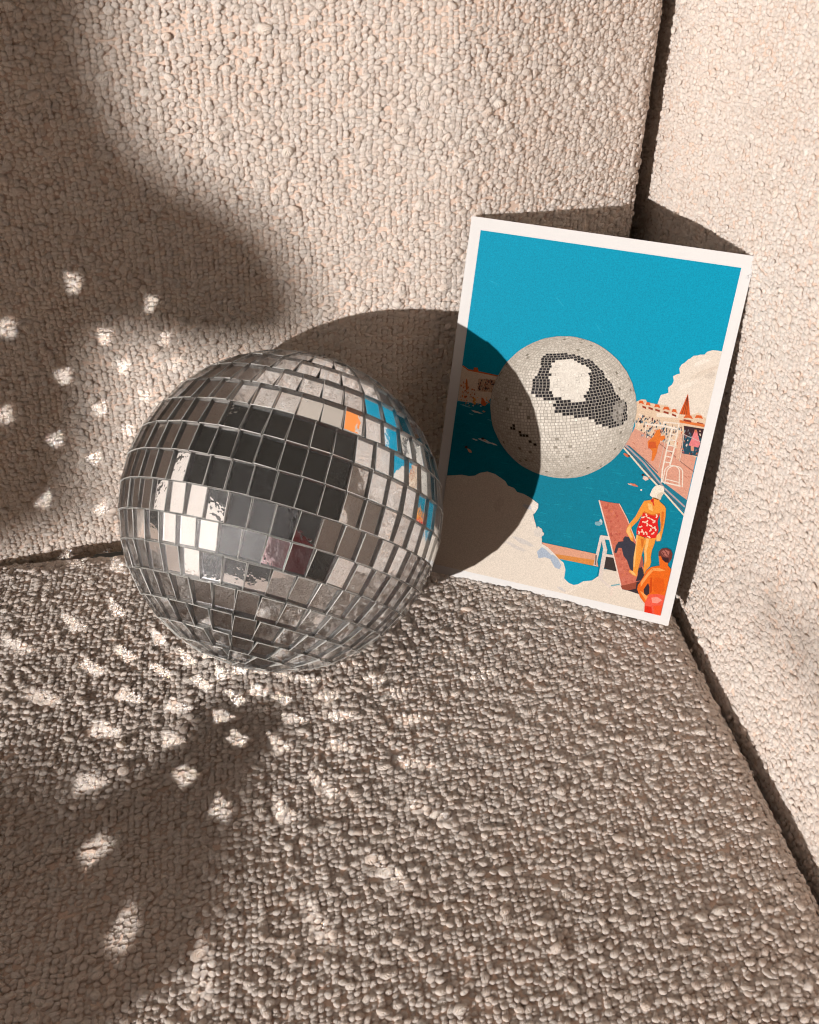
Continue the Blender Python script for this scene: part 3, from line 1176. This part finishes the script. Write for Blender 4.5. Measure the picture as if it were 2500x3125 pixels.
for r_ in range(ROWS):
    l0 = -math.pi / 2 + math.pi * r_ / ROWS
    l1 = l0 + math.pi / ROWS
    lm = (l0 + l1) / 2
    nc = max(4, int(2 * math.pi * math.cos(lm) / (math.pi / ROWS) * .88))
    off = rj.random()
    for c in range(nc):
        m0, m1 = (c + off) / nc * 2 * math.pi, (c + off + 1) / nc * 2 * math.pi
        g0 = 0.085
        La, Lb = l0 + (l1 - l0) * g0, l1 - (l1 - l0) * g0
        Ma, Mb = m0 + (m1 - m0) * g0, m1 - (m1 - m0) * g0
        q = []
        zmin = 1
        for la_, mo in ((La, Ma), (La, Mb), (Lb, Mb), (Lb, Ma)):
            P = axis * math.sin(la_) + (ua * math.sin(mo) + va * math.cos(mo)) * math.cos(la_)
            zmin = min(zmin, P[2])
            q.append((bc2[0] + brx * P[0], bc2[1] - bry * P[1]))
        if zmin < 0.06:
            continue
        ce = (sum(p[0] for p in q) / 4, sum(p[1] for p in q) / 4)
        e_ = math.hypot((ce[0] - bc2[0]) / brx, (ce[1] - bc2[1]) / bry)
        if inpoly(ce, hole):
            k = 238 + rj.uniform(-6, 6)
            col = (k, k - 8, k - 24)
            if rj.random() < .85:
                poly(c2([(ce[0] + (p[0] - ce[0]) * 1.22, ce[1] + (p[1] - ce[1]) * 1.22) for p in q]), col)
                continue
        elif inpoly(ce, gray):
            k = 130 + rj.uniform(-30, 40)
            col = (k, k - 6, k - 16)
        elif inpoly(ce, blk):
            k = 34 + rj.uniform(-8, 18)
            col = (k + 4, k, k + 2)
        else:
            base = 232 - 38 * max(0, (e_ - .55)) / .45
            if ce[1] > 1110:
                base -= 4
            k = base + rj.gauss(0, 9)
            if rj.random() < .02:
                k -= 70
            if abs((ce[0] - 440) * .75 - (ce[1] - 1100)) < 14 and 430 < ce[0] < 560 and rj.random() < .5:
                k = 60
            col = tuple(max(20, min(250, t)) for t in (k, k - 9, k - 26))
        poly(c2(q), col)
nxt()

# low cloud in front
cl1 = [(60, 350), (165, 345), (280, 338), (345, 350), (400, 347), (450, 320), (520, 308), (590, 330), (650, 370), (690, 400), (712, 440), (770, 462), (800, 500), (860, 518), (910, 545), (960, 580), (998, 610), (996, 650), (970, 692), (948, 712), (964, 770), (980, 830), (1000, 880), (1032, 940), (1030, 985), (1090, 1022), (1150, 1080), (1190, 1125), (1236, 1165), (1252, 1230), (1240, 1310), (1282, 1352), (1330, 1372), (1370, 1365), (1420, 1337), (1500, 1330), (1560, 1290), (1640, 1330), (1760, 1500), (1760, 1800), (0, 1400), (0, 600)]
poly(c6(cl1), CREAM)
nxt()
cr = c5([(160, 1470), (210, 1440), (230, 1340), (420, 1370), (470, 1590), (660, 1600), (760, 1760), (745, 1960), (-300, 1960), (-300, 1700)])
poly(cr, (228, 214, 194))
nxt()
poly(c6([(985, 1060), (1035, 1012), (1085, 1035), (1130, 1080), (1185, 1130), (1215, 1190), (1195, 1225), (1150, 1205), (1110, 1130), (1060, 1112), (1000, 1122)]), (176, 188, 200))
for x, y, rx, ry, col in ((900, 640, 3.0, 1.3, (206, 206, 206)), (850, 960, 7, 1.5, (214, 206, 196)), (1000, 880, 3, 3.2, (222, 212, 198)), (620, 620, 3, 5, (222, 208, 190)), (1215, 1410, 3, .8, (214, 206, 198)), (780, 1010, 7, 1.0, (218, 208, 196))):
    blob(c6([(x, y)])[0], rx * MM, ry * MM, col, 18, int(x), -.25)
nxt()
poly(c6([(965, 585), (998, 612), (995, 650), (968, 690), (935, 660), (925, 615)]), (240, 230, 214))
poly(c6([(1020, 1010), (1060, 990), (1090, 1022), (1150, 1080), (1120, 1090), (1070, 1040)]), (228, 220, 208))
# sheet of turquoise under the plank
poly(c6([(1188, 1122), (1565, 1205), (1548, 1280), (1500, 1330), (1420, 1337), (1370, 1365), (1330, 1372), (1282, 1352), (1240, 1310), (1252, 1230), (1236, 1165)]), (0, 152, 180))
nxt()
poly(c6([(1030, 972), (1535, 1080), (1560, 1200), (1190, 1125), (1150, 1080), (1090, 1022), (1040, 990)]), (222, 162, 130))
nxt()
poly(c6([(1150, 1080), (1545, 1140), (1540, 1195), (1190, 1126)]), (216, 140, 70))
nxt()
# diving board on its stand
poly(c5([(270, 1200), (370, 1190), (405, 1375), (240, 1330)]), (62, 52, 48))
nxt()
poly(c5([(230, 1345), (405, 1372), (450, 1540), (340, 1580), (200, 1460)]), (226, 212, 192))
nxt()
ST = (222, 208, 194)
line(c5([(222, 950), (145, 1295)]), 2.0 * MM * .8, ST)
line(c5([(160, 1180), (150, 1290)]), .9 * MM, (120, 100, 96))
line(c5([(225, 955), (320, 970)]), 2.2 * MM, (228, 214, 200))
line(c5([(245, 990), (270, 1110)]), 2.0 * MM, ST)
line(c5([(268, 1110), (210, 1450)]), 2.3 * MM, ST)
line(c5([(207, 1460), (335, 1570)]), 1.5 * MM, ST)
line(c5([(260, 1175), (375, 1190)]), 1.6 * MM, ST)
line(c5([(340, 1660), (355, 1570), (470, 1560), (660, 1620)]), 1.3 * MM, (234, 214, 196))
line(c5([(345, 1545), (440, 1530)]), .8 * MM, (120, 170, 176))
nxt()
poly(c5([(195, 508), (330, 535), (442, 550), (530, 720), (645, 1010), (690, 1150), (770, 1480), (740, 1560), (660, 1605), (470, 1590), (340, 1080)]), (204, 112, 88))
nxt()
for _ in range(130):
    t = rd.random()
    x, y = 300 + t * 260 + rd.uniform(-70, 80), 560 + t * 950
    p = c5([(x, y)])[0]
    if inpoly(p, c5([(205, 520), (430, 552), (520, 720), (630, 1000), (740, 1470), (660, 1590), (480, 1580)])):
        blob(p, rd.uniform(.3, 1.0) * MM, rd.uniform(.3, 1.2) * MM, rd.choice([(196, 102, 80), (212, 122, 98), (190, 92, 74), (208, 116, 84)]), 8, rd.random())
line(c5([(197, 512), (330, 1010), (470, 1590)]), .7 * MM, (240, 216, 196))
line(c5([(442, 552), (535, 730), (645, 1010)]), .45 * MM, (236, 204, 180))
nxt()
SHD = (58, 58, 68)
poly(c5([(488, 975), (510, 945), (560, 955), (590, 990), (645, 1050), (620, 1200), (610, 1370), (570, 1345), (535, 1240), (490, 1180), (470, 1090), (432, 1085), (404, 1155), (378, 1140), (400, 1060), (430, 1012), (488, 1005)]), SHD)
poly(c5([(655, 1310), (700, 1285), (745, 1400), (745, 1480), (640, 1490), (668, 1400)]), (52, 48, 56))
poly(c5([(480, 1590), (640, 1500), (790, 1470), (800, 1640), (745, 1670), (560, 1610)]), (56, 46, 50))
poly(c5([(660, 1170), (720, 1190), (735, 1290), (690, 1330), (650, 1300)]), (170, 90, 76))
nxt()
poly(c5([(455, 1545), (520, 1535), (650, 1500), (640, 1580), (560, 1600), (475, 1590)]), (150, 74, 52))
blob(c5([(185, 790)])[0], 2.6 * MM, 1.4 * MM, (128, 172, 180), 9, 31, .4)
blob(c5([(215, 770)])[0], 1.0 * MM, 1.6 * MM, (190, 206, 206), 7, 33, .2)
nxt()
# bather in a red suit
SKIN, SK2, SK3 = (238, 152, 58), (248, 190, 112), (214, 112, 36)
poly(c5([(650, 925), (745, 960), (757, 1020), (735, 1090), (716, 1160), (700, 1230), (682, 1300), (662, 1380), (655, 1435), (620, 1425), (555, 1380), (562, 1355), (608, 1368), (610, 1300), (615, 1200), (630, 1110), (645, 1050), (640, 990)]), SKIN)
poly(c5([(755, 960), (888, 960), (866, 1040), (838, 1110), (822, 1190), (826, 1260), (812, 1310), (772, 1350), (738, 1410), (733, 1330), (745, 1250), (745, 1170), (735, 1120), (750, 1040)]), SKIN)
poly(c5([(835, 500), (742, 515), (720, 565), (700, 640), (722, 720), (905, 740), (940, 660), (1003, 640), (1005, 602), (985, 570), (928, 520), (928, 480), (850, 465)]), SKIN)
poly(c5([(742, 515), (692, 600), (640, 700), (570, 785), (532, 845), (522, 890), (545, 930), (585, 1000), (610, 1010), (612, 930), (578, 872), (592, 832), (662, 762), (716, 682), (738, 600)]), SKIN)
poly(c5([(985, 570), (1006, 610), (1002, 700), (987, 800), (970, 880), (952, 960), (938, 1002), (892, 1005), (885, 950), (915, 910), (942, 880), (944, 800), (933, 700), (928, 640)]), SKIN)
nxt()
poly(c5([(650, 930), (670, 935), (650, 1060), (640, 1180), (625, 1320), (612, 1320), (615, 1200), (640, 1050)]), SK2)
poly(c5([(770, 970), (800, 975), (790, 1060), (770, 1120), (775, 1230), (752, 1300), (752, 1200), (745, 1120)]), SK2)
poly(c5([(560, 1358), (610, 1372), (650, 1425), (600, 1410)]), SK2)
poly(c5([(535, 850), (575, 800), (580, 850), (570, 880), (600, 960), (570, 960), (528, 890)]), SK2)
poly(c5([(895, 930), (930, 905), (945, 960), (930, 1000), (892, 1003)]), SK2)
poly(c5([(740, 640), (840, 680), (930, 660), (930, 690), (840, 700), (735, 665)]), SK3)
poly(c5([(955, 640), (985, 650), (975, 780), (950, 860), (950, 760)]), SK3)
poly(c5([(785, 540), (840, 560), (850, 640), (800, 620)]), SK2)
poly(c5([(700, 970), (740, 975), (735, 1040), (715, 1100)]), SK3)
nxt()
poly(c5([(826, 495), (862, 488), (858, 530), (868, 570), (852, 572), (845, 535), (822, 520)]), (208, 40, 34))
poly(c5([(728, 652), (770, 672), (850, 692), (905, 690), (938, 662), (918, 720), (905, 760), (908, 810), (917, 855), (906, 905), (885, 962), (820, 972), (750, 955), (700, 942), (648, 915), (655, 850), (688, 762), (703, 720), (722, 680)]), (222, 36, 30))
nxt()
for x, y, a in ((770, 690, 1.2), (730, 715, 2.6), (800, 720, .2), (895, 700, 1.4), (845, 745, .5), (740, 770, .1), (775, 765, 2.2), (865, 770, 2.0), (700, 830, 2.6), (780, 800, 1.3), (822, 815, .3), (862, 840, 2.5), (715, 880, 1.7), (820, 870, 1.8), (735, 905, 1.0), (770, 905, .8), (850, 910, 2.2), (680, 900, 1.2), (880, 860, 1.0), (800, 950, .3)):
    d = 17
    pts = [(x - d * math.cos(a), y - d * math.sin(a)), (x + 5 * math.sin(a), y), (x + d * math.cos(a + .5), y + d * math.sin(a + .5))]
    line(c5(pts), .75 * MM, (246, 208, 178))
poly(c5([(848, 362), (880, 330), (930, 320), (976, 335), (987, 380), (980, 425), (955, 460), (945, 500), (905, 495), (880, 475), (840, 470), (812, 445), (825, 408)]), (240, 228, 206))
nxt()
poly(c5([(900, 440), (960, 400), (978, 420), (955, 460), (945, 498), (905, 490)]), (222, 204, 176))
poly(c5([(850, 470), (920, 490), (915, 505), (850, 482)]), (120, 60, 30))
nxt()
# man with folded arm and red trunks
MS, M2, M3 = (232, 106, 26), (246, 160, 84), (206, 74, 14)
poly(c5([(918, 1180), (930, 1300), (830, 1318), (772, 1358), (736, 1430), (700, 1490), (665, 1540), (658, 1590), (690, 1680), (742, 1755), (800, 1720), (1000, 1720), (1090, 1370), (1030, 1300), (1035, 1240), (960, 1180)]), MS)
nxt()
poly(c5([(735, 1590), (790, 1510), (806, 1560), (806, 1640), (770, 1665), (740, 1640)]), (60, 44, 48))
poly(c5([(700, 1500), (790, 1380), (830, 1340), (850, 1365), (800, 1420), (740, 1500), (700, 1560)]), M2)
poly(c5([(840, 1330), (930, 1330), (1000, 1360), (930, 1370), (850, 1360)]), M2)
poly(c5([(880, 1440), (980, 1460), (990, 1600), (930, 1650), (860, 1620), (840, 1520)]), (224, 92, 20))
poly(c5([(820, 1440), (840, 1450), (835, 1620), (815, 1640), (806, 1560)]), M3)
poly(c5([(690, 1610), (720, 1620), (800, 1690), (760, 1720)]), M2)
nxt()
poly(c5([(918, 1132), (950, 1096), (1010, 1084), (1066, 1110), (1086, 1160), (1076, 1220), (1042, 1268), (1000, 1262), (960, 1225), (945, 1185), (915, 1182)]), (110, 56, 48))
poly(c5([(800, 1652), (900, 1645), (1010, 1668), (965, 1960), (740, 1900), (748, 1750), (775, 1700)]), (236, 92, 68))
nxt()
poly(c5([(945, 1130), (1000, 1105), (1050, 1130), (1040, 1190), (990, 1190), (960, 1160)]), (176, 106, 92))
poly(c5([(960, 1195), (1040, 1210), (1040, 1264), (1000, 1260), (965, 1225)]), (60, 32, 34))
poly(c5([(830, 1690), (900, 1680), (960, 1720), (900, 1760), (840, 1750)]), (246, 152, 132))
poly(c5([(750, 1790), (830, 1800), (840, 1890), (750, 1870)]), (222, 44, 20))
poly(c5([(850, 1790), (960, 1780), (940, 1900), (870, 1890)]), (240, 84, 40))
nxt()
for x, y in ((975, 1140), (1010, 1130), (1030, 1165), (990, 1170)):
    line(c5([(x - 22, y - 14), (x + 10, y + 18)]), .5 * MM, (116, 58, 50))
print('print layers', layer[0], 'faces', len(pf))

m, nt, out = new_mat('printed_ink')
p = nt.nodes.new('ShaderNodeBsdfPrincipled')
p.inputs['Roughness'].default_value = 0.55
p.inputs['Specular IOR Level'].default_value = 0.05
at = nt.nodes.new('ShaderNodeVertexColor')
at.layer_name = 'ink'
geo = nt.nodes.new('ShaderNodeNewGeometry')
n = nt.nodes.new('ShaderNodeTexNoise')
n.inputs['Scale'].default_value = 1700
n.inputs['Detail'].default_value = 4
nt.links.new(geo.outputs['Position'], n.inputs['Vector'])
mr = nt.nodes.new('ShaderNodeMapRange')
mr.inputs['From Min'].default_value = .25
mr.inputs['From Max'].default_value = .75
mr.inputs['To Min'].default_value = .55
mr.inputs['To Max'].default_value = .86
nt.links.new(n.outputs['Fac'], mr.inputs['Value'])
mx = nt.nodes.new('ShaderNodeMix')
mx.data_type = 'RGBA'
mx.blend_type = 'MULTIPLY'
mx.inputs['Factor'].default_value = 1.0
nt.links.new(at.outputs['Color'], mx.inputs[6])
cmb = nt.nodes.new('ShaderNodeCombineColor')
for i, kk in enumerate((0.93, 0.97, 1.05)):
    mk = nt.nodes.new('ShaderNodeMath')
    mk.operation = 'MULTIPLY'
    mk.inputs[1].default_value = kk
    nt.links.new(mr.outputs[0], mk.inputs[0])
    nt.links.new(mk.outputs[0], cmb.inputs[i])
nt.links.new(cmb.outputs[0], mx.inputs[7])
nt.links.new(mx.outputs[2], p.inputs['Base Color'])
nt.links.new(p.outputs[0], out.inputs['Surface'])
mat_ink = m
m, nt, out = new_mat('card_stock')
p = nt.nodes.new('ShaderNodeBsdfPrincipled')
p.inputs['Roughness'].default_value = 0.62
p.inputs['Specular IOR Level'].default_value = 0.25
geo = nt.nodes.new('ShaderNodeNewGeometry')
n = nt.nodes.new('ShaderNodeTexNoise')
n.inputs['Scale'].default_value = 1800
n.inputs['Detail'].default_value = 3
nt.links.new(geo.outputs['Position'], n.inputs['Vector'])
r = nt.nodes.new('ShaderNodeValToRGB')
r.color_ramp.elements[0].color = (0.52, 0.53, 0.54, 1)
r.color_ramp.elements[1].color = (0.58, 0.595, 0.605, 1)
nt.links.new(n.outputs['Fac'], r.inputs['Fac'])
nt.links.new(r.outputs[0], p.inputs['Base Color'])
bp = nt.nodes.new('ShaderNodeBump')
bp.inputs['Strength'].default_value = .15
bp.inputs['Distance'].default_value = .0003
nt.links.new(n.outputs['Fac'], bp.inputs['Height'])
nt.links.new(bp.outputs[0], p.inputs['Normal'])
nt.links.new(p.outputs[0], out.inputs['Surface'])
mat_paper = m

# the sheet, a thin slab
V, F = [], []
NX, NY = 12, 10
for side in (0, 1):
    for j in range(NY + 1):
        for i in range(NX + 1):
            V.append(tuple(card_pt(CW * i / NX, CH * j / NY, 0 if side == 0 else -0.0005)))
o1 = (NX + 1) * (NY + 1)
for j in range(NY):
    for i in range(NX):
        a = j * (NX + 1) + i
        F.append((a, a + 1, a + NX + 2, a + NX + 1))
        F.append((o1 + a + NX + 1, o1 + a + NX + 2, o1 + a + 1, o1 + a))
bd = [i for i in range(NX + 1)] + [(j + 1) * (NX + 1) + NX for j in range(NY)] + [NY * (NX + 1) + i for i in range(NX - 1, -1, -1)] + [j * (NX + 1) for j in range(NY - 1, 0, -1)]
for i in range(len(bd)):
    a, b = bd[i], bd[(i + 1) % len(bd)]
    F.append((a, o1 + a, o1 + b, b))
sheet = link_obj('sheet', mesh_pydata('sheet', V, F), card, [mat_paper])
sheet.matrix_parent_inverse = card_inv
sheet['label'] = 'thick white paper with an even border'
me = mesh_pydata('printed_picture', pv, pf)
ca = me.color_attributes.new('ink', 'FLOAT_COLOR', 'CORNER')
buf = []
for f_, c in zip(pf, pc):
    buf.extend(c * len(f_))
ca.data.foreach_set('color', buf)
pic = link_obj('printed_picture', me, card, [mat_ink])
pic.matrix_parent_inverse = card_inv
pic['label'] = 'vintage collage of a pool, a mirror ball, clouds and two bathers'
# nick in the right-hand edge of the paper near the top: two curled scraps
for k, (u, v) in enumerate(((CW - 0.0016, CH - 0.0105), (CW - 0.0004, CH - 0.0098))):
    bm = bmesh.new()
    bmesh.ops.create_icosphere(bm, subdivisions=2, radius=0.0009)
    for vtx in bm.verts:
        vtx.co.z *= 0.55
        vtx.co.x *= 0.7 + 0.3 * k
        vtx.co += Vector((random.uniform(-1, 1), random.uniform(-1, 1), random.uniform(-1, 1))) * 0.00015
    me = bpy.data.meshes.new('torn_scrap')
    bm.to_mesh(me)
    bm.free()
    o = link_obj('torn_scrap', me, card, [mat_paper])
    q = card_pt(u, v, 0.0004)
    M = Matrix(((cu.x, cv.x, cn.x, q.x), (cu.y, cv.y, cn.y, q.y), (cu.z, cv.z, cn.z, q.z), (0, 0, 0, 1)))
    o.matrix_parent_inverse = card_inv
    o.matrix_basis = M

# ------------------------------------------------------------------ dark panels added out of view to shade the sofa's left and the arm
m, nt, out = new_mat('dark_panel')
p = nt.nodes.new('ShaderNodeBsdfPrincipled')
p.inputs['Roughness'].default_value = 0.45
n = nt.nodes.new('ShaderNodeTexNoise')
n.inputs['Scale'].default_value = 30
r = nt.nodes.new('ShaderNodeValToRGB')
r.color_ramp.elements[0].color = (0.012, 0.025, 0.010, 1)
r.color_ramp.elements[1].color = (0.030, 0.055, 0.020, 1)
nt.links.new(n.outputs['Fac'], r.inputs['Fac'])
nt.links.new(r.outputs[0], p.inputs['Base Color'])
nt.links.new(p.outputs[0], out.inputs['Surface'])
mat_panel = m

def shade_panel(parent, dist, outline, curl=0.03):
    """unseen panel with thickness, cut to a shade outline, drawn across the light at a distance from the ball"""
    ce = (sum(p[0] for p in outline) / len(outline), sum(p[1] for p in outline) / len(outline))
    V, F = [], []
    n = len(outline)
    k = (SUN_DIST - dist) / SUN_DIST
    c_ = Vector((0.05, 0.0, 0.12))
    pc0, qc0 = c_.dot(PR), c_.dot(PQ)
    for side in (0, 1):
        for rr in (0.0, 0.5, 1.0):
            for (p, q) in outline if rr else [ce]:
                pp = ce[0] + (p - ce[0]) * rr
                qq = ce[1] + (q - ce[1]) * rr
                dp, dq = (pp - pc0) * k, (qq - qc0) * k
                V.append(tuple(c_ + PR * dp + PQ * dq - LDIR * (dist + curl * rr * rr + side * 0.0012)))
    h = 1 + 2 * n
    for s_ in (0, 1):
        b = s_ * h
        for i in range(n):
            j = (i + 1) % n
            F.append((b, b + 1 + i, b + 1 + j))
            F.append((b + 1 + i, b + 1 + n + i, b + 1 + n + j, b + 1 + j))
    for i in range(n):
        j = (i + 1) % n
        F.append((1 + n + i, h + 1 + n + i, h + 1 + n + j, 1 + n + j))
    return link_obj('shade_panel', mesh_pydata('shade_panel', V, F), parent, [mat_panel])


light_blocker = empty('shade_blockers', (0, 0, 0))
tag(light_blocker, 'dark panels added out of view to cast the soft shade on the sofa', 'light_blocker')
shade_panel(light_blocker, 3.0, [(-0.42, 0.46), (-0.24, 0.47), (-0.13, 0.42), (-0.113, 0.34), (-0.116, 0.28), (-0.110, 0.248), (-0.098, 0.230), (-0.078, 0.220), (-0.060, 0.202), (-0.050, 0.176), (-0.046, 0.152), (-0.060, 0.138), (-0.095, 0.134), (-0.118, 0.142), (-0.128, 0.134), (-0.132, 0.112), (-0.134, 0.085), (-0.140, 0.055), (-0.148, 0.02), (-0.19, -0.012), (-0.40, 0.0), (-0.47, 0.25)])
shade_panel(light_blocker, 1.3, [(-0.06, -0.026), (0.0, -0.0235), (0.014, -0.018), (-0.002, -0.0125), (0.010, -0.0065), (0.045, -0.004), (0.052, -0.013), (0.075, -0.020), (0.10, -0.027), (0.09, -0.04), (0.02, -0.052), (-0.05, -0.045)], curl=0.01)
for k in range(9):      # narrow added slats that only half shade the arm
    p_ = 0.214 + k * 0.021
    lo_, hi_ = 0.052 - 0.001 * k, 0.082 + 0.011 * k
    shade_panel(light_blocker, 3.4, [(p_, lo_), (p_ + 0.005, lo_ + 0.012), (p_ + 0.006, (lo_ + hi_) / 2), (p_ + 0.006, hi_ - 0.02), (p_ + 0.002, hi_), (p_ - 0.003, hi_ - 0.015), (p_ - 0.004, (lo_ + hi_) / 2), (p_ - 0.003, lo_ + 0.012)], curl=0.005)
st = bpy.data.meshes.new('panel_rod')
sv = []
sf = []
for k, (d_, p_, q_, r_) in enumerate(((2.98, -0.3, 0.45, 0.006), (2.9, -0.42, 0.1, 0.009), (2.6, -0.5, -0.35, 0.012), (2.55, -0.5, -0.75, 0.014))):
    for i in range(8):
        t = 2 * math.pi * i / 8
        sv.append(tuple(Vector((0.05, 0, 0.12)) - LDIR * d_ + PR * (p_ + r_ * math.cos(t)) + PQ * (q_ - 0.11) + LDIR * (r_ * math.sin(t))))
for k in range(3):
    for i in range(8):
        j = (i + 1) % 8
        sf.append((k * 8 + i, k * 8 + j, k * 8 + 8 + j, k * 8 + 8 + i))
link_obj('panel_rod', mesh_pydata('panel_rod', sv, sf, True), light_blocker, [mat_panel])  # unseen rod added with the shading panels

# ------------------------------------------------------------------ the photographer, seen only in the tiles
m_skin = simple_mat('skin', (0.50, 0.27, 0.17), (0.58, 0.33, 0.22), 0.5, 8)
m_knit = simple_mat('maroon_knit', (0.20, 0.022, 0.026), (0.28, 0.04, 0.04), 0.85, 60)
m_hair = simple_mat('brown_hair', (0.025, 0.012, 0.006), (0.05, 0.024, 0.012), 0.5, 90)
m_phone = simple_mat('black_phone', (0.008, 0.008, 0.009), (0.012, 0.012, 0.013), 0.25, 5)


def skin_mesh(name, verts, edges, radii, parent, mat, root=0):
    me = bpy.data.meshes.new(name)
    me.from_pydata(verts, edges, [])
    o = link_obj(name, me, parent, [mat])
    md = o.modifiers.new('skin', 'SKIN')
    md.use_smooth_shade = True
    for v, r_ in zip(me.skin_vertices[0].data, radii):
        v.radius = r_ if isinstance(r_, tuple) else (r_, r_)
        v.use_root = False
    me.skin_vertices[0].data[root].use_root = True
    sb = o.modifiers.new('sub', 'SUBSURF')
    sb.levels = 2
    sb.render_levels = 2
    return o


PX, PYY = 0.16, -0.92
person = empty('person', (PX, PYY, -0.42))
tag(person, 'person in a maroon jumper holding up a phone, mirrored in the ball', 'person')
hx, hy = CAM.x + 0.02, CAM.y - 0.20
W = [(PX, PYY, -0.20), (PX, PYY + 0.03, 0.0), (PX - .01, PYY + 0.10, 0.20), (PX - .03, PYY + 0.16, 0.36), (hx + .01, hy - 0.10, 0.47),
     (PX - 0.21, PYY + 0.16, 0.34), (PX - 0.20, PYY + 0.30, 0.17), (CAM.x - 0.075, CAM.y - 0.075, 0.36),
     (PX + 0.15, PYY + 0.16, 0.34), (PX + 0.20, PYY + 0.30, 0.17), (CAM.x + 0.085, CAM.y - 0.075, 0.36),
     (PX - 0.09, PYY, -0.24), (PX - 0.10, PYY + 0.30, -0.27), (PX + 0.09, PYY, -0.24), (PX + 0.10, PYY + 0.30, -0.27)]
E_ = [(0, 1), (1, 2), (2, 3), (3, 4), (3, 5), (5, 6), (6, 7), (3, 8), (8, 9), (9, 10), (0, 11), (11, 12), (0, 13), (13, 14)]
Rr = [(.15, .11), (.14, .10), (.15, .11), (.13, .09), .055, .065, .05, .034, .065, .05, .034, .10, .085, .10, .085]
off = Vector((PX, PYY, -0.42))
body = skin_mesh('body', [tuple(Vector(w) - off) for w in W], E_, Rr, person, m_knit)
# head, hands
bm = bmesh.new()
bmesh.ops.create_uvsphere(bm, u_segments=28, v_segments=20, radius=0.1)
for v in bm.verts:
    x, y, z = v.co
    v.co.x *= 0.78
    v.co.z *= 1.18
    if z < 0:
        v.co.x *= 1 + z * 2.2
    if y > 0:
        v.co.y *= 0.92
        if abs(x) < 0.022 and -0.045 < z < 0.012:
            v.co.y += 0.018
        if 0.015 < abs(x) < 0.045 and 0.0 < z < 0.025:
            v.co.y -= 0.008
        if abs(x) < 0.03 and -0.075 < z < -0.055:
            v.co.y += 0.005
me = bpy.data.meshes.new('head')
bm.to_mesh(me)
bm.free()
me.polygons.foreach_set('use_smooth', [True] * len(me.polygons))
head = link_obj('head', me, person, [m_skin])
head.location = Vector((hx, hy, 0.56)) - off
head.rotation_euler = (-0.35, 0, 0)
bm = bmesh.new()
bmesh.ops.create_uvsphere(bm, u_segments=28, v_segments=20, radius=0.112)
bmesh.ops.delete(bm, geom=[v for v in bm.verts if v.co.y > 0.035 and v.co.z < 0.06], context='VERTS')
for v in bm.verts:
    v.co.x *= 0.84
    v.co.z *= 1.16
    if v.co.z < -0.02:
        v.co.z *= 1.5
    v.co += Vector((math.sin(v.co.z * 90), math.cos(v.co.x * 80), 0)) * 0.003
me = bpy.data.meshes.new('hair')
bm.to_mesh(me)
bm.free()
me.polygons.foreach_set('use_smooth', [True] * len(me.polygons))
hair = link_obj('hair', me, person, [m_hair])
hair.location = head.location
hair.rotation_euler = head.rotation_euler
for sx_ in (-1, 1):
    base = Vector((CAM.x + 0.005 + sx_ * 0.08, CAM.y - 0.075, 0.36)) - off
    vv = [tuple(base), tuple(base + Vector((-sx_ * 0.012, 0.035, 0.012)))]
    ee = [(0, 1)]
    rr = [.026, .030]
    for k in range(4):
        b0_ = base + Vector((-sx_ * 0.008, 0.045, 0.034 - 0.018 * k))
        i0 = len(vv)
        ln = (0.028, 0.033, 0.030, 0.024)[k]
        vv += [tuple(b0_), tuple(b0_ + Vector((-sx_ * 0.012, 0.020, 0.0))), tuple(b0_ + Vector((-sx_ * (0.012 + ln), 0.024, -0.003)))]
        ee += [(1, i0), (i0, i0 + 1), (i0 + 1, i0 + 2)]
        rr += [.009, .0085, .0075]
    i0 = len(vv)
    t0_ = base + Vector((-sx_ * 0.02, 0.01, 0.03))
    vv += [tuple(t0_), tuple(t0_ + Vector((-sx_ * 0.022, 0.006, 0.012)))]
    ee += [(1, i0), (i0, i0 + 1)]
    rr += [.011, .009]
    skin_mesh('hand', vv, ee, rr, person, m_skin, 1)
# phone, just behind the viewpoint
bm = bmesh.new()
bmesh.ops.create_cube(bm, size=1.0)
for v in bm.verts:
    v.co = Vector((v.co.x * 0.074, v.co.y * 0.152, v.co.z * 0.008))
bmesh.ops.bevel(bm, geom=[e for e in bm.edges], offset=0.0035, segments=3, affect='EDGES')
me = bpy.data.meshes.new('phone')
bm.to_mesh(me)
bm.free()
phone = link_obj('phone', me, None, [m_phone])
phone.matrix_world = Matrix.Translation(-FWD * 0.012 - UP * 0.045) @ cam.matrix_world
tag(phone, 'black phone held in both hands in front of the maroon jumper', 'phone')
lens = lathe('camera_lens', [(0.0, 0.0), (0.009, 0.0), (0.0095, -0.002), (0.008, -0.0035), (0.0, -0.0035)], phone, m_dk, 20)
lens.location = (0.0, 0.045, -0.004)
